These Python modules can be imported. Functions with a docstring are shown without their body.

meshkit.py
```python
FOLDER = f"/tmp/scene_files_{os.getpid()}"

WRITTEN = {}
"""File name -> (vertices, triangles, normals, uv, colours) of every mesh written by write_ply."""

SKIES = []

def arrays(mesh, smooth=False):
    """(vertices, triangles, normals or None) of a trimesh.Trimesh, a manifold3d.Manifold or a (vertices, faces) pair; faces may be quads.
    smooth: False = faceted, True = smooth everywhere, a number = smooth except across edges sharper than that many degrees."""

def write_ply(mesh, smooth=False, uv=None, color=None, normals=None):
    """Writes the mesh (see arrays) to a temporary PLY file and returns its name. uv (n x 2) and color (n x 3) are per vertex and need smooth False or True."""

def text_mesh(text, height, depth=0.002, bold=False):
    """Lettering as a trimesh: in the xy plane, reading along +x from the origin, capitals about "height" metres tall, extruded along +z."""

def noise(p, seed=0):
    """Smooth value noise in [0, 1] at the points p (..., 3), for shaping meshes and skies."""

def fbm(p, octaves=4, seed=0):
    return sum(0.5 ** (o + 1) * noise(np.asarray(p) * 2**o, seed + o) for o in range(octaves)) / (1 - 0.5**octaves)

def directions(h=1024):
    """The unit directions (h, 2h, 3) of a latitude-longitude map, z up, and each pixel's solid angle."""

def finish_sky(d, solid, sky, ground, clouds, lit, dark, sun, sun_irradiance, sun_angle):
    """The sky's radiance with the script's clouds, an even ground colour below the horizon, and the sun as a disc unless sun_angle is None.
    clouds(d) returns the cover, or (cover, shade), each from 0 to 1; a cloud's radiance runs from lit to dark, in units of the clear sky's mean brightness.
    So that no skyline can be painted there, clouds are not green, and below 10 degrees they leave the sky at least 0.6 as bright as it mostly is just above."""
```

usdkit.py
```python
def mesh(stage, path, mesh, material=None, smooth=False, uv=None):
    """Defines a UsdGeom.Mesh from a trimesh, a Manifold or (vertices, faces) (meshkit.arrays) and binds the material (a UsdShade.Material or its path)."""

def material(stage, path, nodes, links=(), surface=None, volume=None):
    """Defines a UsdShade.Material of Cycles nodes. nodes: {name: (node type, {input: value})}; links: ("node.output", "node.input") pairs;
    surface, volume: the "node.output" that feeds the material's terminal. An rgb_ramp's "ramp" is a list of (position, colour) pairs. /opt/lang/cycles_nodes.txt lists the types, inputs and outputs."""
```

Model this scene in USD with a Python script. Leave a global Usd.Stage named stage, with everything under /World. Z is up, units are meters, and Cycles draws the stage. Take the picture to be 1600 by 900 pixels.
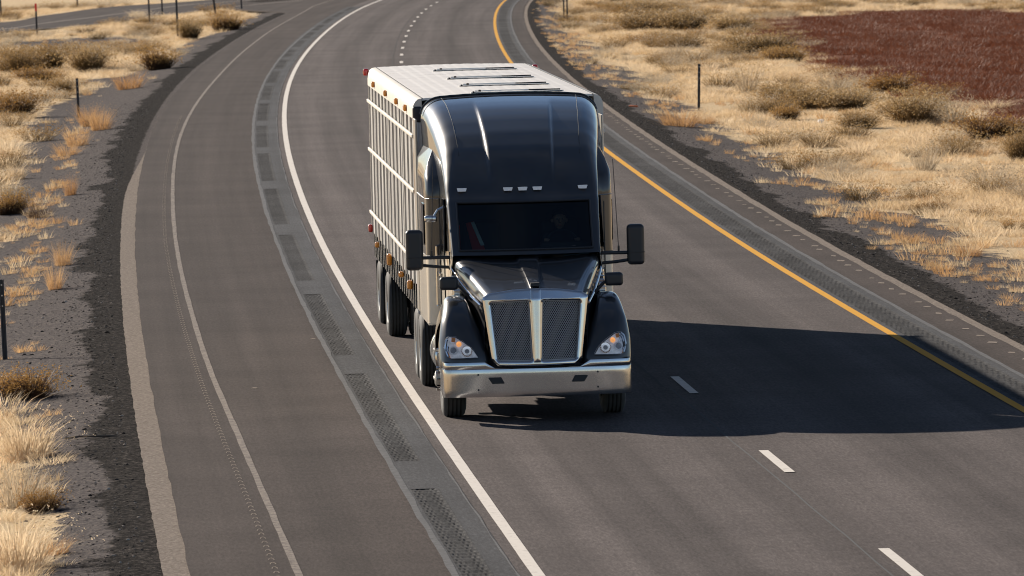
import math, sys
import numpy as np, trimesh
import manifold3d as m3
from scipy.interpolate import CubicSpline
from shapely.geometry import Polygon, box as sbox
from pxr import Usd, UsdGeom, UsdLux, UsdShade, Gf, Sdf, Vt
import usdkit, meshkit

stage = Usd.Stage.CreateInMemory()
UsdGeom.SetStageUpAxis(stage, "Z"); UsdGeom.SetStageMetersPerUnit(stage, 1.0)
UsdGeom.Xform.Define(stage, "/World"); UsdGeom.Scope.Define(stage, "/World/Looks")

# ------------------------------------------------------------------ camera
CAM_H, PITCH, ROLL, FPX = 7.42369, 0.0626286, -0.02434972, 11054.18
cam = UsdGeom.Camera.Define(stage, "/World/camera")
cam.CreateHorizontalApertureAttr(36.0); cam.CreateVerticalApertureAttr(20.25)
cam.CreateFocalLengthAttr(FPX / 1600 * 36)
cam.CreateFStopAttr(8.0); cam.CreateFocusDistanceAttr(92.0)
cam.CreateClippingRangeAttr(Gf.Vec2f(1.0, 20000.0))
cp, sp, cr, sr = math.cos(PITCH), math.sin(PITCH), math.cos(ROLL), math.sin(ROLL)
fwd, up0, rt0 = np.array([0, cp, -sp]), np.array([0, sp, cp]), np.array([1., 0, 0])
rt, up = cr * rt0 + sr * up0, -sr * rt0 + cr * up0
cam.AddTransformOp().Set(Gf.Matrix4d(*rt, 0, *up, 0, *(-fwd), 0, 0, 0, CAM_H, 1))
EXPOSURE = 0.85
cam.CreateExposureAttr(EXPOSURE)

# ------------------------------------------------------------------ sky and sun
SUN_AZ, SUN_EL = math.radians(141.8 - 180), math.radians(23.4)      # azimuth = atan2(x, y) of the direction towards the sun
SUN = np.array([math.sin(SUN_AZ) * math.cos(SUN_EL), math.cos(SUN_AZ) * math.cos(SUN_EL), math.sin(SUN_EL)])
M = {}
def mat(name, nodes, links=(), surface="p.BSDF", volume=None):
    M[name] = usdkit.material(stage, "/World/Looks/" + name, nodes, links, surface, volume); return M[name]
sky = UsdLux.DomeLight.Define(stage, "/World/sky")
mat("sky_look", {
    "s": ("sky_texture", dict(sky_type="single_scattering", sun_disc=False, sun_elevation=SUN_EL, sun_rotation=SUN_AZ, altitude=1500.0, air_density=0.8, aerosol_density=0.25)),
    "tc": ("texture_coordinate", {}), "map": ("mapping", dict(scale=(1.3, 1.3, 5.0))),
    "n": ("noise_texture", dict(scale=2.2, detail=5.0, roughness=0.55)),
    "r": ("rgb_ramp", dict(ramp=[(0.0, (0, 0, 0)), (0.44, (0, 0, 0)), (0.64, (.42, .42, .42)), (1, (.6, .6, .6))])),
    "mx": ("mix_color", dict(b=(2.2, 2.25, 2.4), use_clamp=False)),
    "b": ("background_shader", dict(strength=0.05))},
    [("tc.generated", "map.vector"), ("map.vector", "n.vector"), ("n.fac", "r.fac"), ("r.color", "mx.fac"), ("s.color", "mx.a"), ("mx.result", "b.color")],
    surface="b.background")
UsdShade.MaterialBindingAPI.Apply(sky.GetPrim()).Bind(M["sky_look"])
sky.GetPrim().SetCustomDataByKey("kind", "structure")
sun = UsdLux.DistantLight.Define(stage, "/World/sun")
sun.CreateIntensityAttr(1.25); sun.CreateAngleAttr(0.53); sun.CreateColorAttr(Gf.Vec3f(1.0, 0.90, 0.78)); sun.CreateNormalizeAttr(True)
zx = np.cross([0, 0, 1], SUN); zx /= np.linalg.norm(zx); zy = np.cross(SUN, zx)
sun.AddTransformOp().Set(Gf.Matrix4d(*zx, 0, *zy, 0, *SUN, 0, 0, 0, 60, 1))

# ------------------------------------------------------------------ helpers
used = {}
def path_for(parent, name):
    base = "/World" if parent is None else str(parent.GetPath() if hasattr(parent, "GetPath") else parent)
    k = base + "/" + name; n = used.get(k, 0); used[k] = n + 1
    return k if n == 0 else f"{k}_{n:03d}"
def tag(prim, label=None, category=None, group=None, kind=None):
    prim = prim.GetPrim() if hasattr(prim, "GetPrim") else prim
    for k, v in (("label", label), ("category", category), ("group", group), ("kind", kind)):
        if v: prim.SetCustomDataByKey(k, v)
    return prim
def obj(name, mesh, m, parent=None, smooth=False, uv=None, label=None):
    g = usdkit.mesh(stage, path_for(parent, name), mesh, M[m], smooth, uv)
    if label: g.GetPrim().SetCustomDataByKey("label", label)
    if name in ("seed_heads", "stems", "blades"): g.GetPrim().SetCustomDataByKey("kind", "stuff")
    return g.GetPrim()
def thing(name, loc=(0, 0, 0), rz=0.0, scale=None, **k):
    x = UsdGeom.Xform.Define(stage, path_for(None, name))
    x.AddTranslateOp().Set(Gf.Vec3d(*map(float, loc))); x.AddRotateZOp().Set(float(math.degrees(rz)))
    if scale is not None: x.AddScaleOp().Set(Gf.Vec3f(*map(float, scale)))
    return tag(x, **k)
def cat(*ms):
    ms = [m for m in ms if m is not None]; return trimesh.util.concatenate(ms)
def bx(x0, x1, y0, y1, z0, z1):
    b = trimesh.creation.box([abs(x1 - x0), abs(y1 - y0), abs(z1 - z0)]); b.apply_translation([(x0 + x1) / 2, (y0 + y1) / 2, (z0 + z1) / 2]); return b
def rbox(x0, x1, y0, y1, z0, z1, r, seg=16):
    s = m3.Manifold.sphere(r, seg); c = []
    for x in (x0 + r, x1 - r):
        for y in (y0 + r, y1 - r):
            for z in (z0 + r, z1 - r): c.append(s.translate((x, y, z)))
    return tm(m3.Manifold.batch_hull(c))
def tm(man):
    k = man.to_mesh(); return trimesh.Trimesh(np.array(k.vert_properties[:, :3]), np.array(k.tri_verts), process=False)
def rod(a, b, r, r2=None, seg=10):
    a, b = np.asarray(a, float), np.asarray(b, float); L = np.linalg.norm(b - a)
    man = m3.Manifold.cylinder(L, r, r if r2 is None else r2, seg); t = tm(man)
    w = (b - a) / L; u = np.cross(w, [0, 0, 1.0] if abs(w[2]) < .9 else [1.0, 0, 0]); u /= np.linalg.norm(u); v = np.cross(w, u)
    return trimesh.Trimesh(np.array(t.vertices) @ np.stack([u, v, w]) + a, np.array(t.faces), process=False)
def tube(pts, r, seg=8):
    return cat(*[rod(pts[i], pts[i + 1], r, seg=seg) for i in range(len(pts) - 1) if np.linalg.norm(np.subtract(pts[i], pts[i + 1])) > 1e-5])
def disc(c, r, y0, y1, seg=24):                                     # short cylinder along y
    return rod((c[0], y0, c[1]), (c[0], y1, c[1]), r, seg=seg)
def prism_xz(poly, y0, y1):                                         # polygon in (x, z) extruded along y
    p = Polygon(poly) if not hasattr(poly, "exterior") else poly
    t = trimesh.creation.extrude_polygon(p, abs(y1 - y0), engine="earcut")
    v = np.array(t.vertices); t.vertices = np.stack([v[:, 0], max(y0, y1) - v[:, 2], v[:, 1]], 1); return t
def grid(P, flip=False):                                            # (n, m, 3) array -> mesh
    n, m = P.shape[:2]; i = np.arange(n * m).reshape(n, m)
    q = np.stack([i[:-1, :-1], i[1:, :-1], i[1:, 1:], i[:-1, 1:]], -1).reshape(-1, 4)
    if flip: q = q[:, ::-1]
    return trimesh.Trimesh(P.reshape(-1, 3), np.vstack([q[:, [0, 1, 2]], q[:, [0, 2, 3]]]), process=False)
def mirror(t):
    k = t.copy(); v = np.array(k.vertices); v[:, 0] *= -1; return trimesh.Trimesh(v, np.array(k.faces)[:, ::-1], process=False)
def sm(a, b, x):
    t = np.clip((np.asarray(x, float) - a) / (b - a), 0, 1); return t * t * (3 - 2 * t)
rng = np.random.default_rng(7)

from shapely import contains_xy, distance, points
lo = [(-40, 318), (-30, 329), (-24.19, 338.7), (-22.6, 343.3), (-21.3, 351.5), (-19.5, 366.5), (-18.0, 381), (-16.4, 398), (-14.2, 420), (-10.2, 455)]
hi = [(-42, 345), (-32, 356), (-26.25, 367.7), (-25.5, 383.0), (-24.6, 397.3), (-23.8, 410.1), (-22.4, 420.5), (-20.67, 430), (-18.5, 450), (-15, 480)]
RAMP = Polygon(lo + hi[::-1])
# ------------------------------------------------------------------ road alignment: everything on the ground is measured from the white edge line
PW = [0.06031423738489811, -0.10370320741427877, -0.2560563504438617, 1.6044595951821272, -2.972944398219026, -6.315055887145515]
DPW = np.polyder(PW)
def xw(y):                                                          # x of the white edge line at y
    y = np.asarray(y, float); yc = np.clip(y, 70, 405)
    e = np.clip(y - 405, 0, None)
    return np.polyval(PW, (yc - 200) / 100) + np.polyval(DPW, (yc - 200) / 100) / 100 * (y - yc) + 6e-5 * e * e
ZS = CubicSpline([40, 90, 140, 200, 290, 400], [-0.0658, 0, 0.0354, -0.0202, -0.5765, -1.4088], bc_type="natural")
def zroad(y):
    y = np.asarray(y, float)
    return sm(120, 160, y) * ZS(np.clip(y, 120, 418)) + np.where(y > 418, -(np.minimum(y, 900) - 418) * 0.0125, 0)
def gz(x, y):                                                       # height of the open ground
    x, y = np.asarray(x, float), np.asarray(y, float)
    s = x - xw(y); d = np.maximum(s - 9.0, -3.52 - s)
    n = meshkit.fbm(np.stack([x / 5, y / 7, 0 * x + 3.3], -1), 3) - .5
    r = np.ones(np.shape(d)); near = (y > 300) & (y < 500) & (x < 0) & (x > -60)
    if near.any(): r = np.where(near, np.reshape(distance(RAMP, points(np.where(near, x, 0).ravel(), np.where(near, y, 0).ravel())), np.shape(d)), 9.)
    else: r = 9.0 + 0 * d
    k = sm(.2, 4.5, r)
    return zroad(y) - .02 - .03 * (1 - k) + k * (-.20 * sm(.3, 3.2, d) + .22 * n * sm(1.0, 5, d))

# ------------------------------------------------------------------ materials
def paint(name, col, rough=.5, metal=0.0, coat=0.0, spec=.5, bump=None, vary=None, **k):
    n = {"p": ("principled_bsdf", dict(base_color=col, roughness=rough, metallic=metal, coat_weight=coat, specular_ior_level=spec, **k))}; l = []
    if vary or bump:
        n["tc"] = ("texture_coordinate", {})
    if vary:                                                        # (scale, amount): tone of the thing itself, uneven
        n["vn"] = ("noise_texture", dict(scale=vary[0], detail=4.0, roughness=.6))
        n["vr"] = ("rgb_ramp", dict(ramp=[(0.25, tuple(c * (1 - vary[1]) for c in col)), (0.75, tuple(min(1, c * (1 + vary[1])) for c in col))]))
        l += [("tc.object", "vn.vector"), ("vn.fac", "vr.fac"), ("vr.color", "p.base_color")]
    if bump:
        n["bn"] = ("noise_texture", dict(scale=bump[0], detail=3.0)); n["bp"] = ("bump", dict(strength=bump[1], distance=bump[2]))
        l += [("tc.object", "bn.vector"), ("bn.fac", "bp.height"), ("bp.normal", "p.normal")]
    return mat(name, n, l)

# asphalt: uv = (metres right of the white line, metres along)
def asphalt(name, c0, c1, tracks):
    n = {"tc": ("texture_coordinate", {}), "g": ("geometry", {}),
         "fine": ("noise_texture", dict(scale=38.0, detail=3.0, roughness=.7)),
         "grit": ("voronoi_texture", dict(scale=55.0)),
         "big": ("noise_texture", dict(scale=.35, detail=4.0, roughness=.6)),
         "sm": ("mapping", dict(scale=(2.2, .02, 1.0))), "streak": ("noise_texture", dict(scale=1.0, detail=4.0, roughness=.6)),
         "ra": ("rgb_ramp", dict(ramp=[(0.30, c0), (0.70, c1)])),
         "rf": ("rgb_ramp", dict(ramp=[(0.20, (.62,) * 3), (0.5, (1,) * 3), (0.80, (1.45,) * 3)])),
         "rs": ("rgb_ramp", dict(ramp=[(0.28, (.70,) * 3), (0.72, (1.28,) * 3)])),
         "m1": ("mix_color", dict(blend_type="multiply", fac=1.0, use_clamp=False)), "m2": ("mix_color", dict(blend_type="multiply", fac=.8, use_clamp=False)),
         "gm": ("mapping", dict(scale=(26.0, 4.2, 1.0))), "gn": ("noise_texture", dict(scale=1.0, detail=2.0, roughness=.8)), "rn": ("rgb_ramp", dict(ramp=[(.22, (.66,) * 3), (.5, (1,) * 3), (.78, (1.42,) * 3)])), "m0": ("mix_color", dict(blend_type="multiply", fac=1.0, use_clamp=False)),
         "bp": ("bump", dict(strength=.35, distance=.01)), "p": ("principled_bsdf", dict(roughness=.9, specular_ior_level=.05))}
    l = [("g.position", "fine.vector"), ("g.position", "big.vector"), ("tc.UV", "sm.vector"), ("sm.vector", "streak.vector"), ("big.fac", "ra.fac"), ("fine.fac", "rf.fac"), ("streak.fac", "rs.fac"),
         ("tc.UV", "gm.vector"), ("gm.vector", "gn.vector"), ("gn.fac", "rn.fac"), ("ra.color", "m0.a"), ("rn.color", "m0.b"), ("m0.result", "m1.a"), ("rf.color", "m1.b"), ("m1.result", "m2.a"), ("rs.color", "m2.b"), ("fine.fac", "bp.height"), ("bp.normal", "p.normal")]
    n.pop("grit")
    out = "m2.result"
    if tracks:                                                      # tyre-polished paths and the oil line between them, by position across the lanes
        n["sx"] = ("separate_xyz", {}); n["mr"] = ("map_range", dict(from_min=-4.0, from_max=10.0, to_min=0.0, to_max=1.0, clamp=True))
        at = lambda s: (s + 4.0) / 14.0
        n["rt"] = ("rgb_ramp", dict(ramp=[(0, (1,) * 3), (at(0), (1,) * 3), (at(.85), (1.12,) * 3), (at(1.85), (.78,) * 3), (at(2.8), (1.12,) * 3), (at(3.7), (.88,) * 3), (at(4.6), (1.06,) * 3), (at(5.6), (.72,) * 3), (at(6.6), (1.04,) * 3), (at(7.5), (.90,) * 3), (1, (.9,) * 3)]))
        n["m3"] = ("mix_color", dict(blend_type="multiply", fac=1.0, use_clamp=False))
        l += [("tc.UV", "sx.vector"), ("sx.x", "mr.value"), ("mr.result", "rt.fac"), ("m2.result", "m3.a"), ("rt.color", "m3.b")]; out = "m3.result"
    l.append((out, "p.base_color"))
    return mat(name, n, l)
asphalt("asphalt_look", (.078, .0665, .0635), (.104, .0890, .0845), True)
asphalt("shoulder_look", (.047, .0380, .0342), (.066, .0537, .0487), False)
asphalt("sealed_look", (.056, .0565, .060), (.078, .079, .083), False)
asphalt("groove_look", (.040, .0395, .040), (.072, .0715, .072), False)

def worn(name, col, under, lo, hi):
    return mat(name, {"g": ("geometry", {}), "n": ("noise_texture", dict(scale=9.0, detail=6.0, roughness=.75)),
        "r": ("rgb_ramp", dict(ramp=[(lo, under), (hi, col), (1, tuple(min(.9, c * 1.05) for c in col))])), "p": ("principled_bsdf", dict(roughness=.85, specular_ior_level=.08))},
        [("g.position", "n.vector"), ("n.fac", "r.fac"), ("r.color", "p.base_color")])
worn("white_line_look", (.60, .56, .51), (.38, .35, .32), .30, .46)
worn("yellow_line_look", (.58, .29, .030), (.42, .21, .030), .28, .45)
worn("faded_line_look", (.24, .205, .175), (.08, .068, .062), .36, .58)
worn("seam_look", (.26, .215, .175), (.12, .10, .088), .36, .55)
worn("joint_look", (.040, .036, .035), (.070, .062, .058), .35, .7)
worn("seal_edge_look", (.135, .135, .137), (.075, .075, .078), .35, .65)

# open ground: primvar zone = (straw litter, red soil, dark gravel), broken up by noise
mat("ground_look", {
    "g": ("geometry", {}), "a": ("attribute", dict(attribute="zone")), "sep": ("separate_color", {}),
    "n1": ("noise_texture", dict(scale=1.5, detail=6.0, roughness=.7)), "n2": ("noise_texture", dict(scale=16.0, detail=4.0, roughness=.75)), "n3": ("noise_texture", dict(scale=.22, detail=3.0)),
    "rg": ("rgb_ramp", dict(ramp=[(.25, (.026, .023, .023)), (.42, (.072, .064, .063)), (.54, (.125, .111, .106)), (.64, (.175, .15, .133)), (.72, (.34, .24, .15)), (.85, (.44, .35, .25))])),
    "rd": ("rgb_ramp", dict(ramp=[(.25, (.004, .0035, .0033)), (.43, (.010, .009, .0085)), (.53, (.026, .0225, .021)), (.61, (.070, .061, .055)), (.74, (.16, .138, .118))])),
    "rs": ("rgb_ramp", dict(ramp=[(.25, (.30, .20, .11)), (.5, (.58, .44, .27)), (.75, (.72, .60, .43))])),
    "rr": ("rgb_ramp", dict(ramp=[(.25, (.10, .042, .027)), (.6, (.19, .085, .055)), (.85, (.25, .17, .13))])),
    "rp": ("rgb_ramp", dict(ramp=[(.25, (.19, .15, .12)), (.5, (.33, .265, .21)), (.75, (.47, .39, .31))])),
    "t1": ("math", dict(math_type="add")), "h1": ("math", dict(math_type="subtract", value2=.5)), "k1": ("math", dict(math_type="multiply", value2=1.6)),
    "s1": ("map_range", dict(range_type="smoothstep", from_min=.42, from_max=.58)),
    "t2": ("math", dict(math_type="add")), "s2": ("map_range", dict(range_type="smoothstep", from_min=.42, from_max=.58)),
    "t3": ("math", dict(math_type="add")), "s3": ("map_range", dict(range_type="smoothstep", from_min=.35, from_max=.65)),
    "m1": ("mix_color", {}), "m2": ("mix_color", {}), "m3": ("mix_color", {}),
    "bp": ("bump", dict(strength=.8, distance=.05)), "p": ("principled_bsdf", dict(roughness=1.0, specular_ior_level=.02))},
    [("g.position", "n1.vector"), ("g.position", "n2.vector"), ("g.position", "n3.vector"), ("a.color", "sep.color"),
     ("n2.fac", "rg.fac"), ("n2.fac", "rd.fac"), ("n2.fac", "rs.fac"), ("n2.fac", "rr.fac"),
     ("n1.fac", "h1.value1"), ("h1.value", "k1.value1"),
     ("sep.r", "t1.value1"), ("k1.value", "t1.value2"), ("t1.value", "s1.value"),
     ("sep.g", "t2.value1"), ("k1.value", "t2.value2"), ("t2.value", "s2.value"),
     ("sep.b", "t3.value1"), ("k1.value", "t3.value2"), ("t3.value", "s3.value"),
     ("s3.result", "m1.fac"), ("rg.color", "m1.a"), ("rd.color", "m1.b"),
     ("s1.result", "m2.fac"), ("m1.result", "m2.a"), ("rs.color", "m2.b"),
     ("s2.result", "m3.fac"), ("m2.result", "m3.a"), ("rr.color", "m3.b"),
     ("m3.result", "p.base_color"), ("n2.fac", "bp.height"), ("bp.normal", "p.normal")])
mat("pale_gravel_look", {"g": ("geometry", {}), "n": ("noise_texture", dict(scale=22.0, detail=4.0, roughness=.75)), "r": ("rgb_ramp", dict(ramp=[(.20, (.06, .05, .042)), (.5, (.215, .182, .155)), (.8, (.42, .37, .32))])),
    "bp": ("bump", dict(strength=.7, distance=.03)), "p": ("principled_bsdf", dict(roughness=1.0, specular_ior_level=.02))}, [("g.position", "n.vector"), ("n.fac", "r.fac"), ("r.color", "p.base_color"), ("n.fac", "bp.height"), ("bp.normal", "p.normal")])
mat("stone_look", {"o": ("geometry", {}), "r": ("rgb_ramp", dict(ramp=[(0, (.010, .009, .009)), (.45, (.035, .031, .029)), (.7, (.085, .074, .068)), (.88, (.18, .155, .135)), (1, (.36, .32, .28))])), "oi": ("object_info", {}), "p": ("principled_bsdf", dict(roughness=1.0, specular_ior_level=.05))},
    [("oi.random", "r.fac"), ("r.color", "p.base_color")])

def leafy(name, ramp, trans=.35):
    mat(name, {"oi": ("object_info", {}), "g": ("geometry", {}), "ad": ("math", dict(math_type="multiply_add", value2=.45)), "r": ("rgb_ramp", dict(ramp=ramp)), "sc": ("math", dict(math_type="multiply", value2=.55)),
        "p": ("principled_bsdf", dict(roughness=.65, specular_ior_level=.3)), "t": ("translucent_bsdf", {}), "mx": ("mix_closure", dict(fac=trans))},
        [("oi.random", "ad.value1"), ("g.random_per_island", "sc.value1"), ("sc.value", "ad.value3"), ("ad.value", "r.fac"), ("r.color", "p.base_color"), ("r.color", "t.color"), ("p.BSDF", "mx.closure1"), ("t.BSDF", "mx.closure2")], surface="mx.closure")
leafy("straw_look", [(0, (.52, .37, .20)), (.5, (.75, .60, .40)), (1, (.86, .77, .59))], .5)
leafy("pale_straw_look", [(0, (.56, .42, .26)), (.5, (.76, .62, .43)), (1, (.86, .77, .60))], .5)
leafy("orange_grass_look", [(0, (.46, .26, .11)), (.5, (.66, .43, .215)), (1, (.80, .61, .38))], .45)
leafy("red_stalk_look", [(0, (.15, .050, .024)), (.5, (.27, .098, .047)), (.85, (.31, .13, .060)), (1, (.40, .23, .12))], .25)
leafy("olive_stem_look", [(0, (.13, .085, .035)), (.5, (.26, .175, .08)), (1, (.40, .29, .15))], .25)
leafy("tan_head_look", [(0, (.34, .22, .09)), (.5, (.50, .35, .17)), (1, (.66, .50, .29))], .3)
leafy("golden_head_look", [(0, (.36, .20, .06)), (.5, (.52, .32, .11)), (1, (.66, .46, .22))], .3)
leafy("brown_stem_look", [(0, (.075, .042, .022)), (.5, (.15, .085, .042)), (1, (.26, .155, .08))], .2)
leafy("pale_stalk_look", [(0, (.42, .33, .22)), (.5, (.58, .49, .36)), (1, (.78, .71, .6))], .3)

paint("black_paint", (.009, .0095, .0115), .35, coat=1.0, coat_roughness=.035, vary=(2.4, .45))
paint("cream_paint", (.62, .555, .455), .32, coat=.7, coat_roughness=.06, vary=(1.1, .05))
paint("chrome", (.67, .68, .69), .13, 1.0, bump=(5.0, .04, .02))
paint("bright_chrome", (.80, .80, .80), .06, 1.0)
paint("aluminium", (.52, .51, .49), .34, 1.0, vary=(3.0, .12))
paint("black_plastic", (.012, .012, .014), .42)
paint("dark_metal", (.018, .017, .017), .6, vary=(6.0, .35))
paint("flat_black", (.010, .010, .010), 1.0, spec=0.0)
paint("mesh_metal", (.27, .275, .295), .45, .4)
paint("tyre_rubber", (.030, .028, .026), .8, vary=(5.0, .35))
paint("roof_white", (.74, .70, .645), .45, vary=(2.5, .06))
paint("rail_cream", (.58, .54, .475), .45, vary=(2.0, .10))
paint("panel_grey", (.305, .295, .28), .5, .1, vary=(1.7, .16), bump=(3.0, .06, .02))
paint("nose_grey", (.42, .42, .43), .45, .2, vary=(2.0, .12))
paint("amber_lens", (.72, .25, .02), .2, coat=1.0)
paint("red_lens", (.55, .02, .015), .2, coat=1.0)
paint("white_lens", (.72, .74, .78), .12, coat=1.0)
paint("reflector_silver", (.86, .87, .92), .3, .05, coat=1.0)
paint("lamp_dark", (.34, .36, .40), .15, .4)
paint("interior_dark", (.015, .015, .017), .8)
paint("trim_teal", (.035, .10, .13), .7)
paint("vest_red", (.62, .035, .02), .7)
paint("vest_strip", (.62, .64, .55), .5)
paint("paper_teal", (.25, .42, .42), .8)
paint("skin_look", (.36, .20, .13), .55)
paint("cloth_dark", (.02, .022, .028), .9)
paint("hair_dark", (.02, .014, .010), .7)
paint("steel_post", (.045, .048, .055), .5, .5, vary=(3.0, .3))
paint("marker_red", (.62, .02, .012), .5)
paint("litter_white", (.75, .74, .72), .7)
paint("dry_wood", (.06, .045, .035), .9, vary=(5.0, .3))
paint("scrap_rubber", (.015, .014, .014), .8)
paint("orange_scrap", (.55, .12, .03), .7)
paint("hose_tan", (.30, .17, .06), .5)
mat("glow_amber", {"p": ("principled_bsdf", dict(base_color=(.9, .35, .06), roughness=.2, emission_color=(1.0, .45, .16), emission_strength=.38))})
mat("glow_white", {"p": ("principled_bsdf", dict(base_color=(.85, .87, .92), roughness=.2, emission_color=(.85, .92, 1.0), emission_strength=.12))})
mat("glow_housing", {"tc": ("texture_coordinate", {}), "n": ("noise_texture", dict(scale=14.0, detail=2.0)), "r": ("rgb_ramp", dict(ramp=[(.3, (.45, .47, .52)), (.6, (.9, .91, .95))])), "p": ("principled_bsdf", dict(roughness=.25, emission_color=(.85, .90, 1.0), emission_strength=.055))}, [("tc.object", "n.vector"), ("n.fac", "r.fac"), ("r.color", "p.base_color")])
def pane(name, tint, ior=1.5):
    mat(name, {"t": ("transparent_bsdf", dict(color=tint)), "g": ("glossy_bsdf", dict(color=(1, 1, 1), roughness=.02)), "f": ("fresnel", dict(IOR=ior)), "m": ("mix_closure", {})},
        [("f.fac", "m.fac"), ("t.BSDF", "m.closure1"), ("g.BSDF", "m.closure2")], surface="m.closure")
pane("windscreen_glass", (.48, .58, .61)); pane("lens_glass", (.95, .95, .95)); pane("door_glass", (.10, .11, .115))

# ------------------------------------------------------------------ the ground
YS = np.concatenate([np.arange(-900, -100, 60), np.arange(-100, 55, 8.), np.arange(55, 175, .6), np.arange(175, 430, 1.2), np.arange(430, 640, 8.), np.arange(640, 2600, 90)])
def straw_density(x, y):
    s = x - xw(y); n = meshkit.fbm(np.stack([x / 2.6, y / 5.0, 0 * x + 8.], -1), 4) - .5
    right = sm(-.9, 1.3, s - np.interp(y, [70, 110, 150, 185, 215, 260, 330], [12.9, 12.4, 11.9, 11.4, 11.1, 11.0, 11.0]) + 2.6 * n)
    left = sm(-.55, .75, np.interp(y, [70, 98, 108, 170, 200, 235, 270, 340], [-4.80, -5.05, -6.45, -6.5, -7.2, -6.5, -5.6, -5.5]) - s + 1.7 * n)
    bare = np.exp(-(((x + 19.5) / 4.0) ** 2 + ((y - 318) / 13.0) ** 2)) + .8 * np.exp(-(((x + 13.2) / 2.0) ** 2 + ((y - 246) / 9.) ** 2)) + .9 * np.exp(-(((x + 12.4) / 1.6) ** 2 + ((y - 214) / 12.) ** 2))
    return np.clip(np.where(s > 3, right, left * (1 - np.clip(1.25 * bare, 0, 1))), 0, 1)
RED = Polygon([(11.9, 327), (11.0, 287), (10.6, 252), (11.2, 231), (12.4, 221), (12.2, 206), (12.8, 198), (12.9, 188), (13.1, 178), (14.5, 171), (19, 168), (26, 180), (30, 230), (32, 290), (30, 326), (24.2, 331), (22.2, 343), (17.2, 345), (13.7, 335)])
def red_mask(x, y):
    p = points(np.ravel(x), np.ravel(y)); d = distance(RED.boundary, p); i = contains_xy(RED, np.ravel(x), np.ravel(y))
    return (sm(-1.6, 1.8, np.where(i, d, -d) + 2.4 * (meshkit.fbm(np.stack([np.ravel(x) / 1.5, np.ravel(y) / 4., 0 * np.ravel(x) + 5], -1), 3) - .5))).reshape(np.shape(x))
def zone(x, y):
    s = x - xw(y); n = meshkit.fbm(np.stack([x / .7, y / 2.2, 0 * x + 2.], -1), 3) - .5
    st = straw_density(x, y); rd = red_mask(x, y)
    dark_r = sm(9.05, 9.2, s) * (1 - sm(9.5, 10.05, s + .8 * n))
    dark_l = sm(3.6, 3.75, -s) * (1 - sm(4.15, 4.75, -s + .9 * n))
    track = np.exp(-((s + 4.42) / .07) ** 2) * (.6 + n)
    return np.stack([np.clip(st, 0, 1), rd, np.clip(np.maximum(dark_r, dark_l) * (1 - .9 * track) + 0 * n, 0, 1)], -1)
def sheet(name, svals, zfun, m, parent=None, zoned=True, kind=None, ys=YS, smooth=True):
    s, y = np.meshgrid(svals, ys); x = xw(y) + s
    P = np.stack([x, y, zfun(x, y)], -1); t = grid(P, flip=True)
    uv = np.stack([s, y], -1).reshape(-1, 2)
    o = obj(name, t, m, parent, smooth, uv=uv)
    if zoned:
        zc = zone(x, y).reshape(-1, 3)
        UsdGeom.PrimvarsAPI(o).CreatePrimvar("zone", Sdf.ValueTypeNames.Color3fArray, "vertex").Set(Vt.Vec3fArray.FromNumpy(zc.astype(np.float32)))
    if kind: tag(o, kind=kind)
    return o
left_s = np.concatenate([-np.geomspace(3000, 40, 14), np.arange(-39, -14, 1.0), np.arange(-14, -7, .4), np.arange(-7, -3.4, .12)])
right_s = np.concatenate([np.arange(8.9, 13, .12), np.arange(13, 22, .4), np.arange(22, 48, 1.2), np.geomspace(50, 3000, 14)])
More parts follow.
